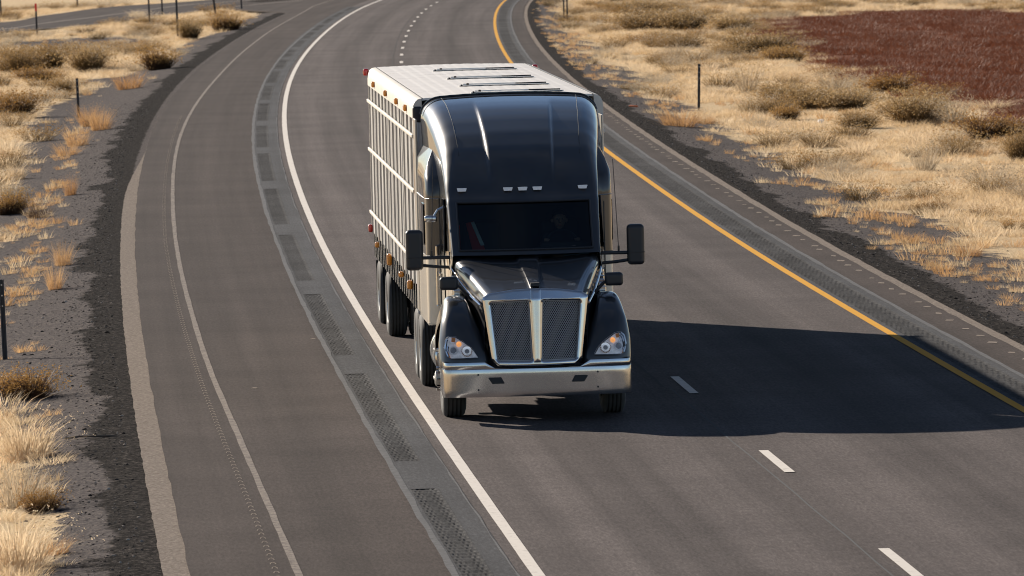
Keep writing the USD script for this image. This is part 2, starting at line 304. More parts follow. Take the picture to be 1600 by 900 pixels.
tag(sheet("ground", left_s, gz, "ground_look"), "dry gravelly ground with straw litter left of the highway", kind="structure")
tag(sheet("ground", right_s, gz, "ground_look"), "gravelly ground with straw and red soil right of the highway", kind="structure")
tag(sheet("ground", np.linspace(-3.6, 9.1, 8), lambda x, y: zroad(y) - .09, "ground_look", zoned=False), "earth bed under the highway", kind="structure")

# ------------------------------------------------------------------ the highway
LIFT = .004
def band(name, s0, s1, m, parent, y0, y1, lift, step=1.5, wob=0.0, seed=0, cols=2, label=None):
    ys = np.arange(y0, y1 + step / 2, step); f = np.linspace(0, 1, cols)
    a = np.array([s0(v) if callable(s0) else s0 for v in ys], float); b = np.array([s1(v) if callable(s1) else s1 for v in ys], float)
    if wob:
        a = a + wob * (meshkit.fbm(np.stack([ys / (.5 if step < .5 else 1.3), 0 * ys + seed, 0 * ys], -1), 3) - .5) * 2; b = b + wob * (meshkit.fbm(np.stack([ys / 1.1, 0 * ys + seed + 5, 0 * ys], -1), 3) - .5) * 2
    S = a[:, None] * (1 - f) + b[:, None] * f; Y = np.repeat(ys[:, None], cols, 1); X = xw(Y) + S
    t = grid(np.stack([X, Y, zroad(Y) + lift], -1), flip=True)
    return obj(name, t, m, parent, True, uv=np.stack([S, Y], -1).reshape(-1, 2), label=label)
hw = thing("highway", kind="structure", label="grey two lane highway curving away behind the truck")
HY = np.concatenate([np.arange(-500, 60, 10.), np.arange(60, 440, .75), np.arange(440, 900, 10.)])
def edge_noise(ys, seed, amp):
    return amp * (meshkit.fbm(np.stack([ys / .8, 0 * ys + seed, 0 * ys], -1), 3) - .5) * 2
def asph_left(y): return -3.52 - 5.0 * sm(372, 405, y)
ys = HY; La = asph_left(ys) + edge_noise(ys, 3, .016); Ra = np.full_like(ys, 9.0) + edge_noise(ys, 9, .03)
def cols_sheet(name, left, right, n, m, lift, thick=None):
    f = np.linspace(0, 1, n); S = left[:, None] * (1 - f) + right[:, None] * f; Y = np.repeat(HY[:, None], n, 1); X = xw(Y) + S
    Zz = zroad(Y) + lift
    if thick:                                                       # broken outer edge of the mat drops to the gravel
        S = np.hstack([S[:, :1], S, S[:, -1:]]); X = xw(np.hstack([Y[:, :1], Y, Y[:, -1:]])) + S; Y = np.hstack([Y[:, :1], Y, Y[:, -1:]]); Zz = np.hstack([Zz[:, :1] - thick, Zz, Zz[:, -1:] - thick])
    return obj(name, grid(np.stack([X, Y, Zz], -1), flip=True), m, hw, False, uv=np.stack([S, Y], -1).reshape(-1, 2))
cols_sheet("paved_shoulder", La, np.full_like(ys, -.775), 5, "shoulder_look", 0, .07)   # between the sheets run the two milled rumble lanes
cols_sheet("asphalt", np.full_like(ys, -.44), np.full_like(ys, 7.75), 9, "asphalt_look", 0)
cols_sheet("paved_shoulder", np.full_like(ys, 8.21), Ra, 3, "shoulder_look", 0, .07)
for a, b in ((-500, 30), (392, 900)): band("asphalt", -.78, -.435, "asphalt_look", hw, a, b, 0, 5.0, cols=3)
for a, b in ((-500, 60), (426, 900)): band("asphalt", 7.745, 8.215, "asphalt_look", hw, a, b, 0, 5.0, cols=3)
# pale compacted gravel along both mat edges
tag(band("gravel_strip", lambda v: -3.80 + .30 * sm(150, 182, v), lambda v: -3.48, "pale_gravel_look", None, 40, 182, -.012, .15, .012, 4, 3), "pale compacted gravel strip along the left edge of the asphalt", kind="structure")
tag(band("gravel_strip", 8.97, lambda v: 9.19, "pale_gravel_look", None, 40, 420, -.012, .25, .016, 14, 3), "pale compacted gravel strip along the right edge of the asphalt", kind="structure")
# sealed strips that carry the rumble grooves
band("sealed_strip", lambda v: -.855 - .10 * sm(230, 300, v), -.765, "sealed_look", hw, 30, 392, LIFT, .75, 0, 21, 3)
band("sealed_strip", -.45, -.19, "sealed_look", hw, 30, 392, LIFT, .75, 0, 21, 4)
for k in range(-3, 17):                                             # unmilled stretches between the groove groups
    a, b = 85.4 + 18.2 * k + 14.4, 85.4 + 18.2 * (k + 1)
    if b > 30 and a < 392: band("sealed_strip", -.766, -.449, "sealed_look", hw, max(30, a), min(b, 392), LIFT, .75, 0, 21, 4)
band("seal_edge", -.875, -.80, "seal_edge_look", hw, 30, 330, 2 * LIFT, .75, .022, 21)
band("seal_edge", -.215, -.195, "seal_edge_look", hw, 30, 330, 2 * LIFT, .75, .02, 31)
band("sealed_strip", 7.67, 7.765, "sealed_look", hw, 30, 426, LIFT, .75, 0, 33, 3)
band("sealed_strip", 8.195, 8.40, "sealed_look", hw, 30, 426, LIFT, .75, 0, 33, 4)
band("seal_edge", 8.33, 8.41, "seal_edge_look", hw, 30, 420, 2 * LIFT, .75, .022, 41)
# markings
band("edge_line", -.065, .065, "white_line_look", hw, -100, 430, 2 * LIFT, .75, .003, 51, 3, label="white edge line")
band("edge_line", 7.535, 7.665, "yellow_line_look", hw, -100, 430, 2 * LIFT, .75, .003, 61, 3, label="yellow edge line")
fx = [72.3, 81.3, 90.5, 100.9, 111.9, 133.9, 149.5, 186.6, 203.4, 221.5, 240.8, 271.6, 299.6, 326.1, 349.2, 395.1]; fs = [-2.41, -2.47, -2.54, -2.63, -2.68, -2.74, -2.75, -2.74, -2.68, -2.60, -2.54, -2.56, -2.61, -2.68, -2.70, -3.09]
fog = CubicSpline(fx, fs); fogs = lambda v: float(fog(min(max(v, 66), 398))) + (0 if v > 66 else .006 * (66 - v))
band("faded_line", lambda v: fogs(v) - .04, lambda v: fogs(v) + .04, "faded_line_look", hw, 40, 425, LIFT, .75, .008, 71, 3, label="faded old edge line on the shoulder")
# scalloped paving seam left of the faded line: a row of small crescents
sg = []
for k, y in enumerate(np.arange(66, 200, .46)):
    s = np.interp(y, [72, 80, 88, 97, 112, 134, 200], [-2.63, -2.67, -2.73, -2.80, -2.87, -2.94, -2.92])
    a = np.linspace(0, math.pi, 6); r0, r1 = .022, .034
    o_ = np.stack([np.cos(a) * r1, np.sin(a) * .21], -1); i_ = np.stack([np.cos(a) * r0, np.sin(a) * .165], -1)
    P = np.stack([o_, i_], 1) + [s, y]; X = xw(P[..., 1]) + P[..., 0]
    sg.append(grid(np.stack([X, P[..., 1], zroad(P[..., 1]) + LIFT], -1), flip=False))
obj("paving_seam", cat(*sg), "seam_look", hw)
for k, y in enumerate(np.arange(80, 215, 1.62)):                    # pale scrape marks along the right mat edge
    y = y + rng.uniform(-.3, .3); s = 8.82 + rng.uniform(-.03, .03); w = rng.uniform(.05, .09); l = rng.uniform(.16, .34)
    q = np.array([[s - w, y], [s - w * .3, y + l], [s + w, y + l * .6], [s + w * .5, y - l * .3]]); X = xw(q[:, 1]) + q[:, 0]
    obj("scrape_mark", (np.stack([X, q[:, 1], zroad(q[:, 1]) + LIFT], -1), [[0, 3, 2], [0, 2, 1]]), "seam_look", hw)
for k in range(-3, 29):                                             # lane dashes: 3.05 m long every 12.19 m
    y1 = 97.81 + 12.19 * k; y0 = y1 - 3.05
    if 45 < y1 < 425: band("lane_dash", 3.67, 3.79, "white_line_look", hw, y0, y1 + .01, 2 * LIFT, .61, .004, 100 + k, 2)
tar = lambda a, w, sd: (lambda v: a + .03 * (float(meshkit.fbm(np.array([v / 3.0, sd, 0.]), 3)) - .5) + w)
band("lane_joint", tar(3.50, -.011, 2.), tar(3.50, .011, 2.), "interior_dark", hw, 62, 96, LIFT, .3)
band("lane_joint", tar(3.42, -.02, 5.), tar(3.42, .02, 5.), "joint_look", hw, 96, 400, LIFT, .75)
for px_, py_, w_2, l_ in ((-2.1, 97.6, .05, .12), (-.95, 107.2, .05, .12)):   # pale scuffs
    q = np.array([[px_ - w_2, py_], [px_ - w_2 * .2, py_ + l_], [px_ + w_2, py_ + l_ * .5], [px_ + w_2 * .3, py_ - l_ * .4]]); X = xw(q[:, 1]) + q[:, 0]
    obj("scrape_mark", (np.stack([X, q[:, 1], zroad(q[:, 1]) + LIFT], -1), [[0, 3, 2], [0, 2, 1]]), "seam_look", hw)
# milled grooves: real hollows about 30 cm apart
def rumble(name, s0, s1, y0, y1, step, m):
    ys = np.arange(y0, y1, step); ss = np.linspace(s0, s1, 13); S, Y = np.meshgrid(ss, ys); X = xw(Y) + S
    ph = (Y - y0) / .305; tooth = .5 + .5 * np.cos(2 * math.pi * ph); across = sm(0, .05, S - s0) * sm(0, .05, s1 - S)
    chat = .5 + .5 * np.cos(2 * math.pi * (S - s0) / ((s1 - s0) / 5.5) + math.pi * np.floor(ph + .5))
    wear = meshkit.fbm(np.stack([X * 9, Y * 5, 0 * X], -1), 3) - .5
    dz = across * (.024 * tooth * (.35 + .65 * chat) + .012 * wear)
    return obj(name, grid(np.stack([X, Y, zroad(Y) + .0065 - dz], -1), flip=True), m, hw, False, uv=np.stack([S, Y], -1).reshape(-1, 2))
for k in range(-3, 17):
    y0 = 85.4 + 18.2 * k; rumble("rumble_strip", -.765, -.45, y0, y0 + 14.4, .05 if y0 < 200 else .1, "groove_look")
for k in range(20):
    y0 = 60 + 18.3 * k; rumble("rumble_strip", 7.76, 8.20, y0, y0 + 18.3, .05 if y0 < 200 else .1, "groove_look")

# exit ramp at the far left
def strip_xy(name, left, right, m, lift, parent, n=60):
    f = np.linspace(0, 1, n)
    def res(P):
        P = np.array(P, float); t = np.r_[0, np.cumsum(np.linalg.norm(np.diff(P, axis=0), axis=1))]; return CubicSpline(t / t[-1], P)(f)
    a, b = res(left), res(right); g = np.linspace(0, 1, 6)[None, :, None]; P = a[:, None] * (1 - g) + b[:, None] * g
    Z = zroad(P[..., 1]) + lift
    return obj(name, grid(np.concatenate([P, Z[..., None]], -1), flip=False), m, parent, True, uv=P.reshape(-1, 2) * [1, 1])
ramp = thing("exit_ramp", kind="structure", label="grey ramp road crossing behind the roadside posts at top left")
strip_xy("asphalt", hi, lo, "shoulder_look", 0, ramp)
def off(P, d): return [(x + d[0], y + d[1]) for x, y in P]
fogp = [(-34, 330), (-27.5, 339), (-24.62, 346.7), (-23.82, 357.5), (-22.75, 370.0), (-20.9, 390.3), (-19.5, 408.2), (-16.92, 428.3), (-14, 450)]
strip_xy("edge_line", off(fogp, (-.08, .7)), off(fogp, (.08, -.7)), "faded_line_look", LIFT, ramp)
yp = [(-22.2, 345.3), (-20.9, 353.0), (-19.2, 368), (-17.7, 383), (-16.1, 400), (-14.37, 411), (-12.2, 426)]
strip_xy("edge_line", off(yp, (-.06, .5)), off(yp, (.06, -.5)), "faded_line_look", LIFT, ramp)

# ------------------------------------------------------------------ roadside posts
def post(x, y, h, label, group=None, tilt=(0, 0), red=False, wide=.075):
    t = thing("delineator_post", (x, y, float(gz(x, y)) - .03), rng.uniform(-.15, .15), label=label, category="post", group=group)
    t_ = .006; prof = Polygon([(-wide / 2, 0), (-wide / 2 + .018, 0), (-wide / 2 + .024, .03), (wide / 2 - .024, .03), (wide / 2 - .018, 0), (wide / 2, 0), (wide / 2, t_), (wide / 2 - .013, t_ + .002), (wide / 2 - .019, .038), (-wide / 2 + .019, .038), (-wide / 2 + .013, t_ + .002), (-wide / 2, t_)])
    k = trimesh.creation.extrude_polygon(prof, h + .3, engine="earcut"); k.apply_translation([0, 0, -.3])
    def lean(m):
        v = np.array(m.vertices); v[:, 0] += v[:, 2] * tilt[0]; v[:, 1] += v[:, 2] * tilt[1]; m.vertices = v; return m
    obj("channel_post", lean(k), "steel_post", t)
    for j in range(3): obj("bolt", lean(disc((0, h - .08 - .16 * j), .012, -.012, .006, 8)), "aluminium", t)
    if red: obj("red_sleeve", lean(rbox(-.05, .05, -.02, .06, h - .34, h + .02, .012, 8)), "marker_red", t)
post(-7.68, 106.6, 1.24, "dark steel channel post cut by the left photo edge beside gravel", tilt=(-.02, 0))
post(-12.5, 206.1, 1.18, "dark steel post rising from orange grass beside the left gravel verge", tilt=(-.02, 0))
post(-22.32, 337.1, 1.5, "dark post with a bright red top beside the ramp road", red=True, tilt=(-.02, 0), wide=.09)
post(-27.33, 383.8, 2.1, "tall post at the top left photo corner beyond the ramp", tilt=(-.02, 0), wide=.09)
post(-25.2, 417.1, 2.2, "post in straw grass on the far side of the ramp road", wide=.09)
post(-18.05, 359.1, 2.9, "tall dark post in pale straw, next right from the red topped post", tilt=(-.02, 0), wide=.085)
post(-18.33, 378.4, 3.0, "thinner tall post between two other tall posts", tilt=(-.01, 0), wide=.085)
post(-15.12, 326.3, 3.9, "tallest dark sign post directly left of the round tan bush", tilt=(-.015, 0), wide=.095)
post(-15.67, 382.9, .95, "short leaning post standing behind the golden bush by the gore", tilt=(-.10, 0), wide=.12)
post(-14.68, 394.8, 2.2, "tall post nearest the gore point where ramp and highway part", tilt=(-.05, 0), wide=.085)
post(5.42, 200.6, 1.34, "weathered grey post standing in orange grass right of the truck roof", tilt=(.03, 0))
post(2.80, 338.6, 1.9, "left one of the twin posts at the inner curve top centre", wide=.07)
post(2.93, 335.6, 1.9, "right one of the twin posts at the inner curve top centre", wide=.07, tilt=(.005, 0))

# ------------------------------------------------------------------ small things on the verge
def scrap(name, x, y, m, mesh, rz=0, **k):
    t = obj(name, mesh, m, None); UsdGeom.Xformable(t).AddTranslateOp().Set(Gf.Vec3d(x, y, float(gz(x, y)))); UsdGeom.Xformable(t).AddRotateZOp().Set(rz); tag(t, **k)
st = tube([(-.38, 0, .0), (-.2, .02, .02), (.02, -.03, .025), (.2, .0, .02), (.40, .03, .0)], .013); scrap("dry_stick", -5.4, 90.4, "dry_wood", st, label="thin dark stick lying across the dark gravel at left", category="stick")
sc = rbox(-.17, .17, -.12, .12, -.01, .05, .02, 8); sc.vertices = np.array(sc.vertices) + (meshkit.noise(np.array(sc.vertices) * 9)[:, None] - .5) * .06
scrap("tyre_scrap", 9.18, 142.67, "scrap_rubber", sc, 15, label="flat black tyre scrap lying in gravel beside straw at right", category="tyre scrap")
pb = rbox(-.08, .08, -.06, .06, .06, .17, .03, 8); pb.vertices = np.array(pb.vertices) + (meshkit.noise(np.array(pb.vertices) * 22)[:, None] - .5) * .06
scrap("litter_bag", 8.26, 186.57, "litter_white", pb, 0, label="small crumpled white litter in the straw grass at right", category="litter")
ob = rbox(-.13, .13, -.05, .05, -.01, .05, .02, 8); ob.vertices = np.array(ob.vertices) + (meshkit.noise(np.array(ob.vertices) * 14)[:, None] - .5) * .07
scrap("orange_scrap", 3.56, 199.66, "orange_scrap", ob, -20, label="bright orange scrap on the dark gravel just right of the truck roof", category="scrap")

# ------------------------------------------------------------------ plants
def blades(n, rad, h0, h1, lean, w, droop=.25, seed=0, base=.5, seg=2):
    r = np.random.default_rng(seed); a = r.uniform(0, 2 * math.pi, n); q = rad * base * np.sqrt(r.uniform(0, 1, n)); b = np.stack([np.cos(a) * q, np.sin(a) * q, 0 * a], -1)
    da = a + r.normal(0, .6, n); L = r.uniform(h0, h1, n); ln = np.abs(r.normal(0, lean, n)) + lean * q / max(rad * base, 1e-6) * .8
    d = np.stack([np.cos(da) * np.sin(ln), np.sin(da) * np.sin(ln), np.cos(ln)], -1)
    out = np.stack([np.cos(da), np.sin(da), 0 * da], -1)
    mid = b + d * (L * .55)[:, None]; tip = b + d * L[:, None] + out * (droop * L)[:, None] * r.uniform(.2, 1, n)[:, None] - np.array([0, 0, 1]) * (droop * L * .35)[:, None]
    fa = r.uniform(0, math.pi, n); side = np.stack([np.cos(fa), np.sin(fa), 0 * fa], -1) * (w * r.uniform(.6, 1.3, n))[:, None] / 2
    V = np.stack([b - side, b + side, mid - side * .8, mid + side * .8, tip], 1).reshape(-1, 3); k = np.arange(n)[:, None] * 5
    F = np.stack([k + [0, 1, 3], k + [0, 3, 2], k + [2, 3, 4]], 1).reshape(-1, 3)
    return trimesh.Trimesh(V, F, process=False), tip
def heads(pts, size, per, seed=0, spread=1.0):
    r = np.random.default_rng(seed); n = len(pts) * per; c = np.repeat(pts, per, 0) + r.normal(0, size * spread, (n, 3)) * [1, 1, .8]
    u = r.normal(0, 1, (n, 3)); u /= np.linalg.norm(u, axis=1)[:, None]; v = np.cross(u, r.normal(0, 1, (n, 3))); v /= np.linalg.norm(v, axis=1)[:, None]
    s = (size * r.uniform(.5, 1.2, n))[:, None]
    V = np.stack([c - u * s, c + v * s * .7, c + u * s, c - v * s * .7], 1).reshape(-1, 3); k = np.arange(n)[:, None] * 4
    return trimesh.Trimesh(V, np.stack([k + [0, 1, 2], k + [0, 2, 3]], 1).reshape(-1, 3), process=False)
def tuft_proto(path, m, *a, hd=None, **k):
    t, tip = blades(*a, **k)
    x = UsdGeom.Xform.Define(stage, path)
    usdkit.mesh(stage, path + "/blades", t, M[m])
    if hd: usdkit.mesh(stage, path + "/heads", heads(tip[:: hd[2]], hd[0], hd[1], 5), M[hd[3]])
    return path
def scatter(name, protos, P, rz, sc, label, kind="stuff", idx=None):
    pi = UsdGeom.PointInstancer.Define(stage, path_for(None, name)); base = str(pi.GetPath())
    paths = [f(base + f"/kind_{i:03d}") for i, f in enumerate(protos)]
    pi.CreatePrototypesRel().SetTargets(paths)
    n = len(P); r = np.random.default_rng(n)
    pi.CreateProtoIndicesAttr(Vt.IntArray.FromNumpy((r.integers(0, len(paths), n) if idx is None else idx).astype(np.int32)))
    pi.CreatePositionsAttr(Vt.Vec3fArray.FromNumpy(P.astype(np.float32)))
    pi.CreateScalesAttr(Vt.Vec3fArray.FromNumpy(sc.astype(np.float32)))
    q = np.stack([0 * rz, 0 * rz, np.sin(rz / 2), np.cos(rz / 2)], -1)
    pi.CreateOrientationsAttr(Vt.QuathArray([Gf.Quath(float(w), 0, 0, float(z)) for z, w in zip(q[:, 2], q[:, 3])]))
    tag(pi, label, kind=kind); return pi
def sample(n, y0, y1, side, seed):                                  # points spread over the strip of land that the picture and its surroundings take in
    r = np.random.default_rng(seed); y = np.sqrt(r.uniform(y0 ** 2, y1 ** 2, n)); half = .0745 * y + 3.5
    x = r.uniform(-1, 1, n) * half; s = x - xw(y); k = (s > 9.25) if side > 0 else (s < -3.95)
    ramp_d = None
    return x[k], y[k], s[k], r
def free(x, y):
    return ~contains_xy(RAMP.buffer(.6), x, y) & ~((xw(y) + asph_left(y) - .4 < x) & (x < xw(y) + 9.3))
straw_protos = [lambda p, i=i: tuft_proto(p, ("straw_look", "pale_straw_look", "straw_look", "pale_straw_look")[i], 90, .34, .16, .40, .42, .009, droop=.35, seed=i, base=.9) for i in range(4)]
for side, seed, nn, lab in ((1, 1, 120000, "pale dry straw grass covering the ground right of the road"), (-1, 2, 120000, "pale dry straw grass covering the ground left of the road")):
    x, y, s, r = sample(nn, 66, 432, side, seed); d = straw_density(x, y) * (1 - red_mask(x, y))
    near = np.clip(150 / y, .5, 1.6) * (1 + 1.6 * (y < 112))
    pn = meshkit.fbm(np.stack([x / 1.6, y / 3.0, 0 * x + 20.], -1), 3)
    k = (r.uniform(0, 1, len(x)) < np.clip(d, 0, 1) ** 1.4 * .62 * near * sm(.25, .55, pn)) & free(x, y)
    x, y, pn = x[k], y[k], pn[k]; n = len(x); sc = r.uniform(.55, 1.15, n) * (.6 + .9 * (pn - .2))
    scatter("straw_grass", straw_protos, np.stack([x, y, gz(x, y) - .02], -1), r.uniform(0, 6.28, n), np.stack([sc * 1.15, sc * 1.15, sc * .9], -1), lab)
orange_protos = [lambda p, i=i: tuft_proto(p, ("orange_grass_look", "straw_look", "orange_grass_look")[i], 60, .2, .10, .30, .38, .008, droop=.25, seed=20 + i, base=.8) for i in range(3)]
for side, seed, lab in ((1, 3, "short orange grass tufts scattered on gravel right of the road"), (-1, 4, "short orange grass tufts scattered on gravel left of the road")):
    x, y, s, r = sample(110000, 66, 400, side, seed)
    st_ = straw_density(x, y); pn = meshkit.fbm(np.stack([x / 1.1, y / 4.5, 0 * x + 40.], -1), 4)
    if side > 0: prob = 1.25 * sm(.42, .64, pn) * sm(9.6, 10.8, s) * (1 - .6 * st_) + .8 * np.exp(-((s - 9.75) / .16) ** 2) * sm(205, 235, y) * sm(.42, .6, pn)
    else: prob = sm(.56, .72, pn) * sm(4.6, 5.6, -s) * (1 - .6 * st_) + .9 * np.exp(-(((s + 5.55) / .25) ** 2)) * sm(.35, .5, pn) * (sm(112, 122, y) * (1 - sm(190, 205, y)))
    k = (r.uniform(0, 1, len(x)) < .55 * prob * np.clip(160 / y, .4, 1.5) * (1 - red_mask(x, y))) & free(x, y); x, y = x[k], y[k]; n = len(x); sc = np.clip(r.lognormal(-.75, .45, n), .2, 1.15)
    scatter("orange_grass", orange_protos, np.stack([x, y, gz(x, y) - .015], -1), r.uniform(0, 6.28, n), np.stack([sc, sc, sc], -1), lab)
red_protos = [lambda p, i=i: tuft_proto(p, "red_stalk_look", 70, .5, .14, .36, .30, .012, droop=.15, seed=40 + i, base=1.0) for i in range(3)]
r = np.random.default_rng(6); x = r.uniform(9.5, 33, 60000); y = r.uniform(166, 347, 60000); k = (r.uniform(0, 1, 60000) < red_mask(x, y) * .75) & (np.abs(x) < .0745 * y + 4) & (meshkit.fbm(np.stack([x / 2, y / 5, 0 * x], -1), 4) > .40); x, y = x[k], y[k]; n = len(x); sc = r.uniform(.45, 1.35, n) * (.5 + meshkit.fbm(np.stack([x / 1.5, y / 3, 0 * x + 9], -1), 3))
scatter("red_ground_cover", red_protos, np.stack([x, y, gz(x, y) - .02], -1), r.uniform(0, 6.28, n), np.stack([sc * 1.1, sc * 1.1, sc * .62], -1), "dark red brown dry weeds filling the basin at upper right")
brush_protos = [lambda p, i=i: tuft_proto(p, ("olive_stem_look", "olive_stem_look", "pale_stalk_look")[i], 260, .5, .4, .85, .45, .012, droop=.12, seed=60 + i, base=.75, hd=(.022, 3, 1, ("tan_head_look", "golden_head_look", "pale_stalk_look")[i])) for i in range(3)]
for side, seed, lab in ((1, 11, "low dry brush mixed into the straw right of the road"), (-1, 12, "low dry brush mixed into the straw left of the road")):
    x, y, s, r = sample(16000, 66, 432, side, seed); pn = meshkit.fbm(np.stack([x / 3.5, y / 8.0, 0 * x + 60.], -1), 3)
    k = (r.uniform(0, 1, len(x)) < straw_density(x, y) * sm(.43, .60, pn) * .36 * sm(90, 190, y) * (1 - red_mask(x, y))) & free(x, y); x, y = x[k], y[k]; n = len(x); sc = r.uniform(.25, .95, n)
    scatter("dry_brush", brush_protos, np.stack([x, y, gz(x, y) - .02], -1), r.uniform(0, 6.28, n), np.stack([sc * 1.1, sc * 1.1, sc * .75], -1), lab)
# loose stones
def stone_proto(p, i):
    b = trimesh.creation.icosphere(1, .5); v = np.array(b.vertices); b.vertices = v * (.7 + .6 * meshkit.noise(v * 2.1 + 7 * i, i)[:, None]) * [1, .8, .6]
    UsdGeom.Xform.Define(stage, p); usdkit.mesh(stage, p + "/stone", b, M["stone_look"]); return p
stone_protos = [lambda p, i=i: stone_proto(p, i) for i in range(4)]
for side, seed, lab in ((1, 8, "loose dark gravel stones on the right verge"), (-1, 9, "loose dark gravel stones on the left verge")):
    x, y, s, r = sample(260000, 68, 215, side, seed); a = np.abs(s) - (9.15 if side > 0 else 3.75)
    k = (r.uniform(0, 1, len(x)) < (np.exp(-np.clip(a - .6, 0, 9) / .9) * .95) * np.clip(110 / y, .2, 1.4) ** 1.5) & (a > 0) & (a < 4); x, y = x[k], y[k]; n = len(x); sc = np.clip(r.lognormal(-3.9, .42, n), .010, .07)
    scatter("gravel_stones", stone_protos, np.stack([x, y, gz(x, y)], -1), r.uniform(0, 6.28, n), np.stack([sc, sc, sc], -1), lab)

# shrubs: one of each kind is built, the others are copies of it with their own place, size and label
KINDS = {}
def shrub(kind, x, y, w, h, label, seed):
    r = np.random.default_rng(seed); nm = {"o": "rabbitbrush", "g": "golden_shrub", "s": "straw_clump", "w": "wispy_shrub", "r": "orange_grass_clump", "b": "brown_weed"}[kind]; catg = {"o": "shrub", "g": "shrub", "s": "grass clump", "w": "shrub", "r": "grass clump", "b": "weed"}[kind]
    var = seed % (3 if kind in "og" else 2); key = (kind, var)
    t = thing(nm, (x, y, float(gz(x, y)) - .03), r.uniform(0, 6.28), (w * 1.12, w * .9 + .15, h * 1.36), label=label, category=catg)
    if key in KINDS:
        t.GetReferences().AddInternalReference(KINDS[key]); t.SetInstanceable(True); return
    KINDS[key] = t.GetPath(); S = 100 * ord(kind) + var
    if kind in "og":
        n = 420; rr = np.random.default_rng(S); parts, tips = [], []
        for c in range(5 + var):                                    # several lobes give an uneven outline
            a = rr.uniform(0, 6.28); q = .33 * math.sqrt(rr.uniform(0, 1)); b_, tp = blades(int(n * .52), .2, .35, rr.uniform(.5, 1.0), .5, .013, droop=.10, seed=S + c, base=.5)
            b_.apply_translation([math.cos(a) * q, math.sin(a) * q, 0]); parts.append(b_); tips.append(tp + [math.cos(a) * q, math.sin(a) * q, 0])
        tp = np.vstack(tips); tp = tp[tp[:, 2] > .22]
        obj("stems", cat(*parts), "olive_stem_look" if kind == "o" else "brown_stem_look", t)
        obj("seed_heads", heads(tp, .021, 3, S, 1.2), "tan_head_look" if kind == "o" else "golden_head_look", t)
    elif kind == "s":
        b_, tp = blades(420, .5, .45, 1.0, .42, .012, droop=.42, seed=S, base=.75); obj("blades", b_, "pale_straw_look", t); obj("seed_heads", heads(tp[::2], .014, 2, S), "pale_straw_look", t)
    elif kind == "w":
        b_, tp = blades(170, .45, .5, 1.05, .40, .014, droop=.10, seed=S, base=.6); obj("stems", b_, "pale_stalk_look", t); obj("seed_heads", heads(tp, .022, 3, S), "tan_head_look" if var else "pale_stalk_look", t)
    elif kind == "r":
        b_, tp = blades(360, .5, .35, 1.0, .40, .010, droop=.2, seed=S, base=.8); obj("blades", b_, "orange_grass_look", t); obj("seed_heads", heads(tp[::3], .012, 2, S), "orange_grass_look", t)
    else:
        b_, tp = blades(300, .5, .3, .9, .6, .010, droop=.15, seed=S, base=.7); obj("stems", b_, "brown_stem_look", t); obj("seed_heads", heads(tp[::4], .014, 2, S), "brown_stem_look", t)
